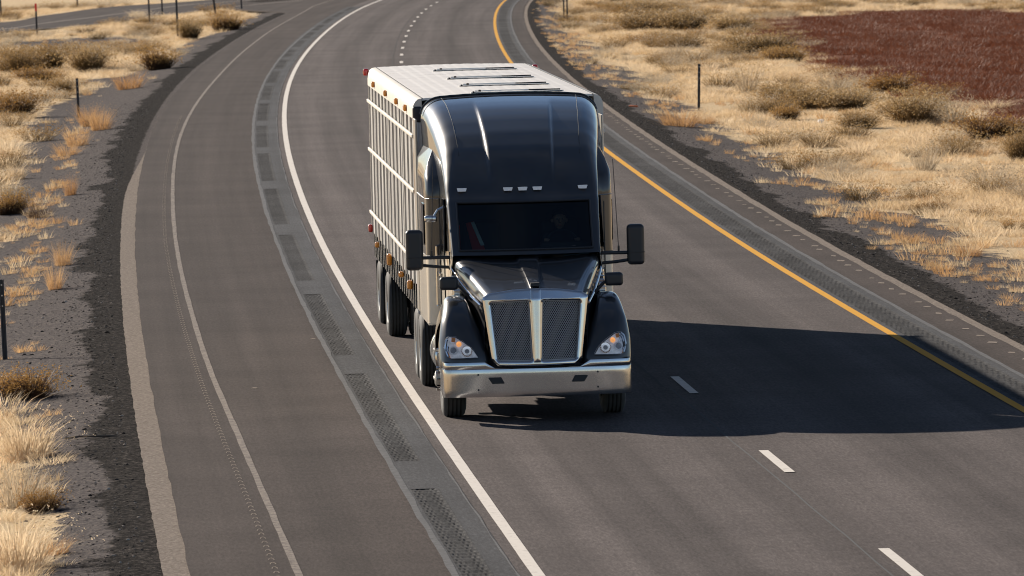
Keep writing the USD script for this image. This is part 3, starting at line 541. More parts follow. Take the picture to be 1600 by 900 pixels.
SHRUBS = [
 ("o", 6.87, 357.8, 2.1, .65, "olive tan shrub at the top edge, leftmost of the far right thicket"),
 ("o", 8.75, 364.4, 1.48, .46, "small olive shrub at the top edge behind the far right thicket"),
 ("o", 5.94, 313.3, 2.41, .96, "widest olive tan shrub of the far thicket, nearest the twin posts"),
 ("o", 7.93, 311.2, 1.97, .96, "olive shrub in the middle of the far right thicket"),
 ("o", 9.66, 305.5, 1.71, .88, "olive shrub at the right end of the far thicket by the red weeds"),
 ("g", 5.72, 288.2, 1.3, .44, "low golden shrub just below the widest far thicket shrub"),
 ("o", 6.99, 277.2, 1.5, .55, "low olive shrub in pale straw under the middle of the far thicket"),
 ("o", 8.68, 283.0, 1.02, .38, "small dark olive shrub below the right end of the far thicket"),
 ("o", 8.03, 258.3, .98, .44, "small olive shrub left beneath the big shrub at the red weeds corner"),
 ("o", 9.34, 260.9, 1.75, .85, "big olive shrub at the left corner of the red weed basin"),
 ("g", 9.82, 249.2, 1.08, .59, "pale golden shrub touching the left rim of the red weed basin"),
 ("s", 6.85, 241.6, .87, .39, "straw clump directly above the weathered grey post at right"),
 ("w", 6.05, 254.7, .55, .69, "thin upright stalks above and left of the weathered grey post"),
 ("w", 7.22, 213.1, .89, .85, "bare pale stalk shrub right of the weathered grey post"),
 ("o", 7.74, 202.9, 1.14, .70, "dark olive shrub, left one of the long low hedge right of the post"),
 ("o", 8.51, 200.7, 1.09, .65, "dark olive shrub, middle one of the long low hedge right of the post"),
 ("o", 9.40, 199.2, 1.37, .65, "broad olive shrub, right one of the long low hedge right of the post"),
 ("g", 7.61, 192.2, .63, .52, "small golden shrub standing in front of the long low hedge"),
 ("s", 9.16, 223.7, 1.01, .45, "pale straw clump between the low hedge and the red basin rim"),
 ("o", 9.09, 184.0, .83, .47, "small olive shrub in straw below the right end of the low hedge"),
 ("g", 11.26, 210.2, 1.33, .68, "golden shrub in front of the lower rim of the red basin"),
 ("o", 10.74, 186.0, 1.31, .84, "large round olive shrub below the golden shrub at the red rim"),
 ("w", 11.64, 184.7, .84, .70, "grey tan wispy shrub between the round olive and the big golden shrub"),
 ("g", 12.09, 176.3, 1.34, .73, "big golden brown shrub near the right photo edge below the red weeds"),
 ("s", 13.35, 195.5, .97, .39, "pale straw clump behind the big golden brown shrub at right"),
 ("w", 10.76, 171.8, .62, .47, "small wispy shrub in straw below the grey tan wispy shrub"),
 ("w", 9.41, 160.1, .67, .64, "lone brown wispy shrub in open straw at middle right"),
 ("o", 11.85, 163.4, .50, .74, "dark olive shrub cut by the right photo edge"),
 ("s", 8.29, 168.0, .70, .46, "fluffy straw clump left of the lone brown wispy shrub"),
 ("r", 4.50, 185.6, .94, .57, "orange grass clump at the foot of the weathered grey post"),
 ("r", 5.27, 189.4, .45, .29, "smaller orange clump just right of the weathered grey post"),
 ("g", 8.56, 143.7, .42, .20, "low golden tuft with dark foot on gravel above the tyre scrap"),
 ("g", 8.43, 147.5, .53, .17, "flat golden tuft at the lower edge of the right straw field"),
 ("r", 8.26, 127.7, .42, .29, "orange tuft with brown foot alone on the lower right gravel"),
 ("r", 7.01, 134.8, .20, .12, "tiny orange tuft on gravel near the right dark gravel band"),
 ("b", 8.77, 133.7, .29, .15, "small dark brown weed behind the lower right orange tuft"),
 ("o", 16.79, 363.8, 1.32, .39, "dark shrub at the top edge above the left of the red basin"),
 ("o", 20.68, 362.7, 1.64, .33, "low dark shrub at the top edge above the middle of the red basin"),
 ("g", 24.03, 354.1, 1.47, .32, "low golden shrub at the top edge above the right of the red basin"),
 ("o", -18.12, 261.3, 1.32, .99, "large olive shrub at the left photo edge below the ramp"),
 ("o", -17.20, 265.3, 1.08, 1.01, "upright olive shrub second from the left edge below the ramp"),
 ("o", -15.33, 261.8, 1.33, .99, "round olive tan shrub between the left shrub group and the golden one"),
 ("g", -12.77, 257.4, 1.16, .88, "dark golden shrub beside the gravel track at upper left"),
 ("g", -16.55, 249.2, 1.08, .54, "low golden shrub in front of the left olive shrub group"),
 ("o", -14.49, 231.2, .75, .56, "small olive shrub in straw above left of the upper left post"),
 ("g", -14.49, 209.3, 1.14, .83, "golden brown shrub at the left edge level with the upper left post"),
 ("r", -12.43, 232.3, .80, .67, "rusty orange bush on bare gravel right of the upper left post"),
 ("s", -19.55, 375.6, .75, .48, "straw clump beside the ramp road left of the tall posts"),
 ("o", -14.22, 317.4, .92, .92, "round tan bush right beside the tallest sign post"),
 ("g", -13.07, 332.2, 1.20, .87, "golden bush with dark foot beside the gravel gore at top left"),
 ("s", -13.25, 367.7, .53, .37, "last small straw clump at the tip of the gravel gore"),
 ("r", -11.69, 197.6, .54, .63, "orange grass clump just right of the upper left post foot"),
 ("r", -11.14, 193.3, .52, .63, "orange grass clump nearest the gravel track below the upper left post"),
 ("r", -11.21, 183.6, .50, .56, "orange grass clump a little below the upper left post"),
 ("r", -11.13, 178.1, .48, .39, "lowest orange grass clump of the group under the upper left post"),
 ("s", -12.61, 178.6, .65, .61, "pale straw clump at the left photo edge beside the orange grass group"),
 ("g", -10.57, 150.2, .57, .57, "golden clump with dark shadow side at the left edge on gravel"),
 ("s", -11.64, 166.9, .39, .45, "narrow straw clump at the left edge above the golden clump"),
 ("b", -9.86, 147.7, .48, .43, "brown wispy weed right of the golden clump at the left edge"),
 ("r", -9.67, 155.7, .23, .48, "thin orange grass clump at the upper end of the row along the gravel"),
 ("r", -7.93, 122.5, .24, .51, "thin orange grass clump at the lower end of the row above the cut post"),
 ("r", -8.22, 129.4, .26, .47, "thin orange grass clump in the middle of the row along the gravel"),
 ("g", -6.90, 98.3, .68, .50, "golden seed headed shrub just below the cut left post"),
 ("s", -6.17, 88.5, .64, .64, "big straw clump with dark foot in the lower left"),
 ("w", -5.81, 82.0, .56, .52, "whitish stalky shrub between the straw clumps at lower left"),
 ("s", -5.33, 74.7, .64, .65, "big straw clump at the bottom left photo corner"),
 ("r", -5.00, 75.8, .26, .25, "small orange tuft at the gravel edge by the bottom left corner"),
 ("g", -5.49, 81.0, .32, .29, "small golden tuft right of the whitish stalky shrub at lower left")]
for k, a in enumerate(SHRUBS): shrub(*a, seed=1000 + k)

# ------------------------------------------------------------------ wheels
def lathe_x(profile, n=40):                                         # profile of (radius, x), turned about the x axis
    p = np.array(profile, float); a = np.linspace(0, 2 * math.pi, n + 1)
    P = np.stack([np.repeat(p[None, :, 1], n + 1, 0), np.cos(a)[:, None] * p[None, :, 0], np.sin(a)[:, None] * p[None, :, 0]], -1); return grid(P)
def tyre_mesh(w, R=.505):
    h = w / 2; tr_ = []
    prof = [(.30, -h + .03), (.34, -h), (.42, -h - .012), (.47, -h + .004), (R - .015, -h + .025), (R, -h + .05)]
    for g in (-.55, -.18, .18, .55): c = g * h; prof += [(R, c - .012), (R - .016, c - .008), (R - .016, c + .008), (R, c + .012)]
    prof += [(R, h - .05), (R - .015, h - .025), (.47, h - .004), (.42, h + .012), (.34, h), (.30, h - .03)]
    return lathe_x(prof, 48)
def wheel(parent, x, y, w=.28, side=1, steer=False, R=.505, m="aluminium"):
    ty = tyre_mesh(w, R); h = w / 2 * side
    if steer: rim = lathe_x([(.30, -h), (.285, h * .95), (.24, h * .8), (.20, h * .85), (.17, h * 1.15), (.10, h * 1.2), (.10, h * 1.55), (.07, h * 1.65), (0.001, h * 1.65)], 36)
    else: rim = lathe_x([(.30, h), (.285, h * .95), (.26, h * .3), (.24, -h * .3), (.17, -h * .35), (.13, -h * .2), (.13, h * .7), (.09, h * .8), (0.001, h * .8)], 36)
    nuts = [rod((h * (1.1 if steer else -.35), .15 * math.cos(a), .15 * math.sin(a)), (h * (1.5 if steer else .05), .15 * math.cos(a), .15 * math.sin(a)), .017, seg=6) for a in np.linspace(0, 2 * math.pi, 10, endpoint=False)]
    T = np.array([x, y, R - .008])
    for k in [ty, rim] + nuts: k.apply_translation(T)
    o = obj("wheel", rim, m, parent, 35); obj("tyre", ty, "tyre_rubber", o, 35); obj("lug_nuts", cat(*nuts), "bright_chrome", o)
    return o

# ------------------------------------------------------------------ the tractor (x right as seen from the front, y towards its rear, z up; origin under the steer axle)
TX, TY, TYAW = .239, 92.05, .0536
tr = thing("semi_truck", (TX, TY, 0), TYAW, label="black conventional semi truck with cream lower cab and chrome grille and bumper", category="truck")
tl = lambda x, y, z: np.array([TX + math.cos(TYAW) * x - math.sin(TYAW) * y, TY + math.sin(TYAW) * x + math.cos(TYAW) * y, z])

# bumper: wraps back at the corners, taller under the headlights
bp_ = np.array([(0, -1.300), (.30, -1.298), (.55, -1.292), (.68, -1.287), (.85, -1.277), (1.0, -1.262), (1.10, -1.245), (1.16, -1.222), (1.195, -1.18), (1.213, -1.12), (1.222, -1.02), (1.224, -.62)])
bpath = np.vstack([bp_[::-1] * [-1, 1], bp_[1:]])
def bumper_shell(zlo, zhi, inset=0.0, rows=13, bulge=.005, th=.03):
    q = bpath.copy(); n = np.gradient(q, axis=0); n = np.stack([n[:, 1], -n[:, 0]], -1); n /= np.linalg.norm(n, axis=1)[:, None]   # outward
    f = np.linspace(0, 1, rows); zl = np.array([zlo(abs(x)) for x in q[:, 0]]); zh = np.array([zhi(abs(x)) for x in q[:, 0]])
    Z = zl[:, None] * (1 - f) + zh[:, None] * f; o_ = bulge * (1 - (2 * f - 1) ** 8) - inset
    XY = q[:, None, :] + n[:, None, :] * (o_[None, :, None]); outer = np.concatenate([XY, Z[..., None]], -1)
    ib = q[:, None, :] - n[:, None, :] * (th + inset); inner = np.concatenate([np.repeat(ib, rows, 1), Z[..., None]], -1)[:, ::-1]
    P = np.concatenate([outer, inner, outer[:, :1]], 1); return grid(P, flip=True)
zc = lambda x: .70
obj("bumper", bumper_shell(lambda x: .335, lambda x: .690), "chrome", tr, 40)
obj("bumper_wing", mirror(bumper_shell(lambda x: .692, lambda x: .693 + .088 * sm(.52, .68, x), .012, 4, .006)), "chrome", tr, 40)
for s in (-1, 1):
    q = [(s * .475, .588), (s * .63, .588), (s * .642, .578), (s * .592, .505), (s * .44, .505), (s * .434, .514)]
    obj("bumper_slot", prism_xz(q, -1.316, -1.20), "interior_dark", tr)
    for bx_, bz in ((.77, .625), (.77, .43)): obj("bumper_bolt", disc((s * bx_, bz), .013, -1.292, -1.25, 10), "dark_metal", tr)

# grille surround with two perforated panels
def hexpoly(pts, r):
    p = Polygon(pts); return p.buffer(-r).buffer(r, quad_segs=6)
G_out = hexpoly([(-.685, 1.60), (-.60, 1.655), (-.3, 1.70), (0, 1.715), (.3, 1.70), (.60, 1.655), (.685, 1.60), (.585, .80), (.50, .712), (-.50, .712), (-.585, .80)], .04)
def panel_poly(s, g=0.0): return hexpoly([(s * (.088 - g), 1.560 + g), (s * (.585 + g), 1.535 + g), (s * (.512 + g), .785 - g), (s * (.058 - g), .778 - g)] if s > 0 else [(s * (.088 - g), 1.560 + g), (s * (.058 - g), .778 - g), (s * (.512 + g), .785 - g), (s * (.585 + g), 1.535 + g)], .035)
def warp_g(t):
    v = np.array(t.vertices); v[:, 1] += .14 * (v[:, 0] / .68) ** 2 + .05 * (v[:, 2] - .71) + .25 * np.clip(v[:, 2] - 1.575, 0, 1); t.vertices = v; return t
def slab(poly, y0, y1, fine=.09):
    t = prism_xz(poly, y0, y1); v, f = trimesh.remesh.subdivide_to_size(np.array(t.vertices), np.array(t.faces), fine); return trimesh.Trimesh(v, f, process=True)
frame = G_out.difference(panel_poly(1)).difference(panel_poly(-1))
def pillow(poly, y0, y1, w, hgt, fine=.022):                        # front face rounded over towards every edge
    t = slab(poly, y0, y1, fine); v = np.array(t.vertices); fm = v[:, 1] < min(y0, y1) + 1e-6
    d = np.clip(distance(poly.boundary, points(v[:, 0], v[:, 2])) / w, 0, 1); v[:, 1] -= np.where(fm, hgt * np.sqrt(np.maximum(0, 1 - (1 - d) ** 2)), 0); t.vertices = v; return warp_g(t)
obj("grille_surround", pillow(frame, -1.225, -1.08, .032, .020), "chrome", tr, 60)
cb = G_out.intersection(Polygon([(-.072, 1.72), (.072, 1.72), (.046, .76), (-.046, .76)])); obj("grille_bar", pillow(cb, -1.25, -1.2, .05, .020), "chrome", tr, 60)
for s in (-1, 1):
    pp = panel_poly(s, .004); x0, z0, x1, z1 = pp.bounds; bars = []
    sp_, wd = .028, .0085
    for k in range(-60, 80):
        for d in (1, -1):
            c = x0 + k * sp_; L = Polygon([(c, z0), (c + wd, z0), (c + wd + d * .62, z0 + .8 * 1.24), (c + d * .62, z0 + .8 * 1.24)]).intersection(pp)
            for g in getattr(L, "geoms", [L]):
                if g.geom_type == "Polygon" and g.area > 2e-4: bars.append(warp_g(slab(g, -1.175 - .004 * d, -1.165, .3)))
    rim_ = pp.difference(pp.buffer(-.016)); bars.append(warp_g(slab(rim_, -1.192, -1.14)))
    gm = obj("grille_mesh", cat(*bars), "mesh_metal", tr); tag(gm, kind="stuff")
obj("radiator", cat(bx(-.60, .60, -.93, -.3, .70, 1.55), bx(-.55, .55, -1.06, -.9, .66, .80), bx(-1.0, 1.0, -1.02, -.85, .60, .72)), "interior_dark", tr)

# hood: raised centre, shoulders and sides that run down to the fenders
hood_st = [(-1.155, 1.700, .056, .60, 1.640, .655, 1.52, .66, .95), (-1.05, 1.725, .060, .615, 1.665, .675, 1.54, .68, .95), (-.8, 1.785, .072, .65, 1.72, .715, 1.58, .72, 1.0), (-.45, 1.86, .09, .70, 1.795, .77, 1.63, .78, 1.05), (0, 1.935, .11, .765, 1.88, .84, 1.70, .86, 1.1), (.4, 1.995, .125, .825, 1.955, .905, 1.78, .93, 1.15), (.72, 2.04, .135, .875, 2.015, .955, 1.86, .985, 1.2), (.95, 2.065, .14, .90, 2.045, .98, 1.9, 1.01, 1.2)]
rows = []
for y, zc_, cx, xs, zs, xe, ze, xb, zb in hood_st:
    half = [(0, zc_), (cx * .85, zc_ - .001), (cx, zc_ - .008), (cx * 1.18, zc_ - .024), (cx * 1.6, zc_ - .028), ((cx + xs) * .5, (zc_ - .022) * .45 + zs * .55), (xs * .9, zs + .012), (xs, zs), (xs + (xe - xs) * .55, zs - .025), (xs + (xe - xs) * .9, zs - .065), (xe, ze), (xe + .3 * (xb - xe), (ze + zb) / 2), (xb, zb)]
    full = [(-x, z) for x, z in half[::-1]] + half[1:]
    bow = [.155 * (min(1, abs(x) / .68)) ** 2 * (1 if y < -.9 else max(0, 1 - (y + .9) / 1.2)) for x, z in full]
    rows.append([(x, y + b, z) for (x, z), b in zip(full, bow)])
obj("hood", grid(np.array(rows), flip=True), "black_paint", tr, 50)
obj("hood_vent", warp_g(bx(-.058, .058, -1.17, -1.09, 1.735, 1.775)), "interior_dark", tr)
for s in (-1, 1):                                                   # bright trim along the hood's lower side and a chrome intake grille
    obj("hood_trim", tube([(s * .70, -.92, 1.50), (s * .79, -.45, 1.58), (s * .875, .05, 1.69), (s * .95, .5, 1.80), (s * .985, .8, 1.88)], .016), "bright_chrome", tr, 40)
    obj("hood_intake", cat(*[rbox(min(s * .90, s * 1.0), max(s * .90, s * 1.0), .12 + .11 * k, .19 + .11 * k, 1.42 + .03 * k, 1.64 + .04 * k, .012, 8) for k in range(5)]), "chrome", tr)

# fenders
prof = np.array([(.70, .86), (.64, 1.10), (.52, 1.32), (.33, 1.48), (.10, 1.565), (-.15, 1.580), (-.38, 1.53), (-.58, 1.42), (-.75, 1.28), (-.88, 1.12), (-.975, .96), (-1.03, .83), (-1.05, .735), (-1.045, .66)])
tt = np.r_[0, np.cumsum(np.linalg.norm(np.diff(prof, axis=0), axis=1))]; pf = CubicSpline(tt, prof)(np.linspace(0, tt[-1], 40))
tn = np.gradient(pf, axis=0); nn_ = np.stack([tn[:, 1], -tn[:, 0]], -1); nn_ /= np.linalg.norm(nn_, axis=1)[:, None]; nn_ *= np.sign((nn_ * (pf - [0, .8])).sum(1))[:, None]
xi = np.interp(pf[:, 1], [.6, .74, .98, 1.2, 1.45, 1.6], [.55, .575, .625, .69, .79, .85]); xi = np.where(pf[:, 0] > 0, .86, xi)
xo = np.interp(pf[:, 1], [.6, .8, 1.1, 1.35, 1.6], [1.235, 1.245, 1.245, 1.215, 1.16])
V_ = np.array([-.02, 0, .06, .15, .3, .45, .6, .72, .82, .9, .95, .985, 1.0, 1.0, .985]); D_ = np.array([.34, .13, .035, .008, 0, 0, .002, .010, .030, .062, .098, .14, .19, .27, .30])
P = np.zeros((len(pf), len(V_), 3))
for j, (v, d) in enumerate(zip(V_, D_)):
    P[:, j, 0] = xi + (xo - xi) * v; P[:, j, 1] = pf[:, 0] - nn_[:, 0] * d + .10 * np.clip((P[:, j, 0] - .85) / .38, 0, 1) ** 2 * sm(-.6, -1.0, pf[:, 0]); P[:, j, 2] = pf[:, 1] - nn_[:, 1] * d
fen = grid(P)
for s in (-1, 1): obj("fender", fen if s > 0 else mirror(fen), "black_paint", tr, 60)
for s in (-1, 1):
    k = bx(.80, 1.19, -.62, .66, .72, .76); arch = cat(*[bx(.66, 1.16, .60 * math.cos(a) - .05, .60 * math.cos(a) + .05, .5 + .70 * math.sin(a) - .02, .5 + .70 * math.sin(a) + .02) for a in np.linspace(.35, math.pi - .35, 12)])
    obj("wheel_arch_liner", arch if s > 0 else mirror(arch), "interior_dark", tr)

# headlights
from scipy.interpolate import LinearNDInterpolator
fsel = (P[..., 1] < -.45) & (V_[None, :] >= 0) & (V_[None, :] <= .95)
FEN_Y = LinearNDInterpolator(P[fsel][:, [0, 2]], P[fsel][:, 1], fill_value=-.9)
def on_fender_y(x, z): return float(FEN_Y(min(x, 1.17), z)) + max(0, x - 1.17) * 1.6
HL = hexpoly([(.735, .822), (.80, .925), (.86, .985), (.93, 1.035), (1.03, 1.098), (1.12, 1.105), (1.165, 1.06), (1.185, .95), (1.150, .845), (1.10, .815)], .012)
def lens_sheet(poly, lift, res=.03, depth=None):
    t = prism_xz(poly, -.01, 0); v, f = trimesh.remesh.subdivide_to_size(np.array(t.vertices), np.array(t.faces), res); t = trimesh.Trimesh(v, f, process=True); v = np.array(t.vertices)
    v[:, 1] = np.array([on_fender_y(x, z) for x, z in v[:, [0, 2]]]) - lift + (v[:, 1] < -.005) * -.006; t.vertices = v; return t
def lamp_at(x, z, r, dep=.03): return disc((x, z), r, on_fender_y(x, z) - dep, on_fender_y(x, z) + .02, 20)
for s in (-1, 1):
    F_ = (lambda m_: m_) if s > 0 else mirror
    h_ = obj("headlight", F_(lens_sheet(HL, .004)), "glow_housing", tr, 40)
    obj("headlight_rim", F_(cat(lens_sheet(HL.difference(HL.buffer(-.012)), .020))), "black_paint", h_)
    ring = lambda x, z, r: cat(*[lamp_at(x + r * math.cos(a), z + r * math.sin(a), .010, .034) for a in np.linspace(0, 2 * math.pi, 18, endpoint=False)])
    obj("low_beam", F_(lamp_at(.895, .915, .062, .026)), "glow_white", h_); obj("projector", F_(lamp_at(.895, .915, .030, .036)), "lamp_dark", h_); obj("beam_ring", F_(ring(.895, .915, .062)), "bright_chrome", h_)
    obj("high_beam", F_(lamp_at(1.065, .925, .042, .028)), "lamp_dark", h_); obj("beam_ring", F_(ring(1.065, .925, .046)), "reflector_silver", h_)
    obj("turn_lamp", F_(lamp_at(.995, 1.005, .034, .034)), "glow_amber", h_)
    obj("side_reflector", F_(lens_sheet(Polygon([(1.165, 1.0), (1.18, .955), (1.145, .852), (1.105, .825), (1.125, .88)]), .022)), "amber_lens", h_)
    obj("upper_reflector", F_(lens_sheet(Polygon([(1.035, 1.082), (1.085, 1.088), (1.09, 1.035), (1.045, 1.03)]), .022)), "amber_lens", h_)
    obj("headlight_glass", F_(lens_sheet(HL.buffer(-.004), .040)), "lens_glass", h_)

# cab and roof fairing: one shell with a true windscreen opening
def sec(y):
    zt = np.interp(y, [.75, 1.36, 1.40, 1.55, 1.75, 2.0, 2.3, 2.7, 3.1, 3.5, 3.9, 4.25], [2.05, 2.775, 2.80, 2.99, 3.19, 3.39, 3.56, 3.72, 3.835, 3.92, 3.97, 3.99])
    wt = np.interp(y, [.75, 1.36, 2.0, 2.6, 3.2, 4.25], [.975, 1.005, 1.04, 1.095, 1.145, 1.205]); wb = np.interp(y, [.75, 1.36, 4.25], [1.01, 1.055, 1.10]); r = np.interp(y, [.75, 1.36, 1.7, 2.4, 4.25], [.03, .06, .14, .24, .26])
    a = np.linspace(0, math.pi / 2, 9)
    top = [(x, zt) for x in np.linspace(0, wt - r, 43)]
    cr_ = [(wt - r + r * math.sin(t), zt - r + r * math.cos(t)) for t in a[1:]]
    zz = np.linspace(zt - r, 1.05, 8)[1:]; sd = [(wt + (wb - wt) * ((zt - r - z) / max(zt - r - 1.05, .1)) ** .8, z) for z in zz]
    return top + cr_ + sd
def warp_c(P):
    x, y, z = P[..., 0], P[..., 1], P[..., 2]; k = 1 - sm(1.3, 4.0, y)
    crown = .045 * sm(1.5, 3.5, y) * (1 - np.clip(np.abs(x) / 1.1, 0, 1) ** 2)
    rid = sm(1.45, 1.9, y) * (1 - sm(2.9, 3.7, y)); xr = np.interp(y, [1.4, 3.6], [.385, .50])
    ridge = .040 * rid * (1 - sm(0, .045, np.abs(x) - xr)) * (z > 2.6)
    Q = P.copy(); Q[..., 1] = y - .17 * k * (1 - np.clip(np.abs(x) / 1.02, 0, 1) ** 2) * sm(1.8, 2.05, z); Q[..., 2] = z + crown + ridge * .75; Q[..., 1] = Q[..., 1] - ridge * .75; return Q
ysec = np.concatenate([np.linspace(.75, 1.36, 13), np.linspace(1.40, 2.6, 19), np.linspace(2.7, 4.25, 12)])
half = np.array([[(x, y, z) for x, z in sec(y)] for y in ysec]); full = np.concatenate([half[:, ::-1] * [-1, 1, 1], half[:, 1:]], 1)
nt = half.shape[1]; CAB = warp_c(full)
n_, m_ = CAB.shape[:2]; idx = np.arange(n_ * m_).reshape(n_, m_); faces, ws = [], []
top_lo, top_hi = nt - 1 - 39, nt - 1 + 39
tris_c = []
for i in range(n_ - 1):
    for j in range(m_ - 1):
        q = (idx[i, j], idx[i, j + 1], idx[i + 1, j + 1], idx[i + 1, j])
        hole = (1 <= i < 11 and top_lo <= j < top_hi)
        (ws if hole else faces).append(q); tris_c.append(0)
full0 = full.reshape(-1, 3)
def quads(V, F):
    F = np.array(F); return trimesh.Trimesh(V, np.vstack([F[:, [0, 1, 2]], F[:, [0, 2, 3]]]), process=False)
zmid = np.array([full0[list(q), 2].mean() for q in faces])
V0 = CAB.reshape(-1, 3)
def sub(mask):
    F = np.array(faces)[mask]; u, inv_ = np.unique(F, return_inverse=True); return quads(V0[u], inv_.reshape(F.shape))
side_face = np.array([abs(full0[list(q), 0]).mean() > .9 and full0[list(q), 2].mean() < 1.98 for q in faces])
obj("cab_shell", sub(~side_face), "black_paint", tr, 50)
obj("cab_lower_shell", sub(side_face), "cream_paint", tr, 50)
Fw = np.array(ws); u, inv_ = np.unique(Fw, return_inverse=True); W_ = quads(V0[u], inv_.reshape(Fw.shape)); v = np.array(W_.vertices); v += np.array([0, .006, -.004]); W_.vertices = v
wsx = obj("windscreen", W_, "windscreen_glass", tr, True)
ii = idx; bnd = np.concatenate([CAB[1, top_lo:top_hi + 1], CAB[1:12, top_hi], CAB[11, top_lo:top_hi + 1][::-1], CAB[1:12, top_lo][::-1]])
obj("windscreen_seal", tube(bnd + [0, -.008, .004], .013, 6), "black_plastic", tr)
back_poly = [(p[0], p[2]) for p in CAB[-1]]; obj("cab_back", prism_xz(back_poly + [(1.1, 1.02), (-1.1, 1.02)], 4.20, 4.26), "black_paint", tr)
rimp = [CAB[-1, j] + [0, .02, .012] for j in range(8, m_ - 8)]; obj("fairing_rim", tube(rimp, .018, 6), "black_paint", tr, 40)
for xs in (-.82, .82):                                              # thin joints in the fairing skin
    jl = []
    for y in np.linspace(1.9, 4.2, 14):
        zt_ = max(q[1] for q in sec(y)); p = warp_c(np.array([[xs * np.interp(y, [1.9, 4.2], [.98, 1.12]), y, zt_]]))[0]; jl.append(p + [0, -.002, .002])
    obj("fairing_joint", tube(jl, .0035, 5), "dark_metal", tr)
obj("fairing_seam", tube([CAB[-3, j] + [0, 0, .003] for j in range(8, m_ - 8)], .005, 5), "dark_metal", tr)

# sleeper: wider than the cab, black above, cream below
def sleeper(z0, z1, cap):
    prof_ = [(1.02, 2.22), (1.12, 2.235), (1.195, 2.27), (1.235, 2.33), (1.25, 2.42), (1.262, 3.2), (1.27, 4.2), (1.10, 4.21)]
    zz = np.linspace(z0, z1, 6); rows_ = [[(x, y, z) for x, y in prof_] for z in zz]
    if cap:
        for k, z in ((.06, z1 + .10), (.16, z1 + .26), (.30, z1 + .42)): rows_.append([(min(x, max(1.02, 1.27 - k * .55 + .04 * (y - 2.2))), y + k * 2.2 * max(0, 1 - (y - 2.2) / 1.2), z) for x, y in prof_])
    return grid(np.array(rows_), flip=True)
for s in (-1, 1):
    F_ = (lambda m_: m_) if s > 0 else mirror
    obj("sleeper_side", F_(sleeper(1.97, 2.95, True)), "black_paint", tr, 50)
    obj("sleeper_lower_side", F_(cat(sleeper(1.06, 1.965, False), bx(1.0, 1.24, 2.30, 4.2, 1.04, 1.07))), "cream_paint", tr, 50)
    obj("sleeper_joint", F_(tube([(1.03, 2.215, 1.968), (1.12, 2.23, 1.968), (1.20, 2.268, 1.968), (1.24, 2.33, 1.968), (1.268, 3.2, 1.968), (1.275, 4.2, 1.968)], .006, 6)), "dark_metal", tr)
    obj("sleeper_seam", F_(tube([(1.03, 2.213, 2.73), (1.12, 2.228, 2.73), (1.20, 2.266, 2.73), (1.24, 2.328, 2.73), (1.268, 3.2, 2.73), (1.275, 4.2, 2.73)], .006, 6)), "aluminium", tr)
    win = Polygon([(2.6, 2.15), (3.1, 2.15), (3.1, 2.6), (2.6, 2.6)]).buffer(.05); t = trimesh.creation.extrude_polygon(win, .012, engine="earcut"); vv = np.array(t.vertices); t.vertices = np.stack([1.258 + vv[:, 2], vv[:, 0], vv[:, 1]], 1)
    obj("sleeper_window", F_(t), "door_glass", tr)
    obj("side_extender", F_(cat(rbox(1.255, 1.285, 4.22, 4.78, 1.10, 3.72, .012, 8))), "cream_paint", tr, 40)
    # door with window, handle and step
    dw = Polygon([(1.30, 2.12), (2.08, 2.08), (2.10, 2.70), (1.52, 2.72)]).buffer(.04); t = trimesh.creation.extrude_polygon(dw, .014, engine="earcut"); vv = np.array(t.vertices); t.vertices = np.stack([1.032 + vv[:, 2] + (2.75 - vv[:, 1]) * .02, vv[:, 0], vv[:, 1]], 1)
    obj("door_window", F_(t), "door_glass", tr)
    obj("door_seam", F_(cat(rbox(1.05, 1.068, 1.12, 1.135, 1.10, 2.70, .005, 6), rbox(1.05, 1.075, 2.17, 2.185, 1.10, 2.74, .005, 6))), "dark_metal", tr)
    obj("door_handle", F_(rbox(1.06, 1.10, 1.98, 2.12, 1.70, 1.76, .014, 8)), "chrome", tr)
    obj("grab_handle", F_(tube([(1.06, 2.19, 1.3), (1.12, 2.16, 1.32), (1.12, 2.16, 2.1), (1.06, 2.19, 2.12)], .014)), "bright_chrome", tr, 40)
    tank = cat(rod((.90, .98, .70), (.90, 2.55, .70), .325, seg=40), rod((.90, .955, .70), (.90, .98, .70), .30, .325, seg=40)); o_ = obj("fuel_tank", F_(tank), "chrome", tr, 30)
    for yy in (1.25, 2.25): obj("tank_strap", F_(cat(*[rod((.90, yy, .70), (.90, yy + .05, .70), .331, seg=40)])), "aluminium", o_, 30)
    obj("cab_step", F_(cat(rbox(1.0, 1.245, .90, 1.2, .40, .45, .015, 8), rbox(.95, 1.235, .95, 1.18, .78, .82, .012, 8), rod((1.10, .93, .44), (1.17, .72, .83), .016), rod((1.02, .98, .42), (1.02, .98, .80), .02))), "aluminium", tr)
    # chassis skirts
    obj("chassis_rail", F_(bx(.34, .43, -.7, 7.6, .75, 1.02)), "dark_metal", tr)
    obj("rear_mudflap", F_(bx(.65, 1.24, 7.45, 7.47, .25, .95)), "black_plastic", tr)
obj("chassis_deck", cat(bx(-1.0, 1.0, .7, 4.2, .92, 1.04), bx(-.45, .45, 4.3, 7.5, 1.03, 1.06)), "dark_metal", tr)
obj("front_axle", cat(rod((-1.0, 0, .47), (1.0, 0, .47), .06), bx(-.45, .45, -.7, -.1, .50, .75)), "dark_metal", tr)
obj("drive_axle", cat(rod((-1.0, 5.42, .5), (1.0, 5.42, .5), .09), rod((-1.0, 6.78, .5), (1.0, 6.78, .5), .09)), "dark_metal", tr)
for s in (-1, 1):
    wheel(tr, s * 1.04, 0, .285, s, True)
    for y in (5.42, 6.78):
        wheel(tr, s * 1.10, y, .27, s); wheel(tr, s * .77, y, .27, s)

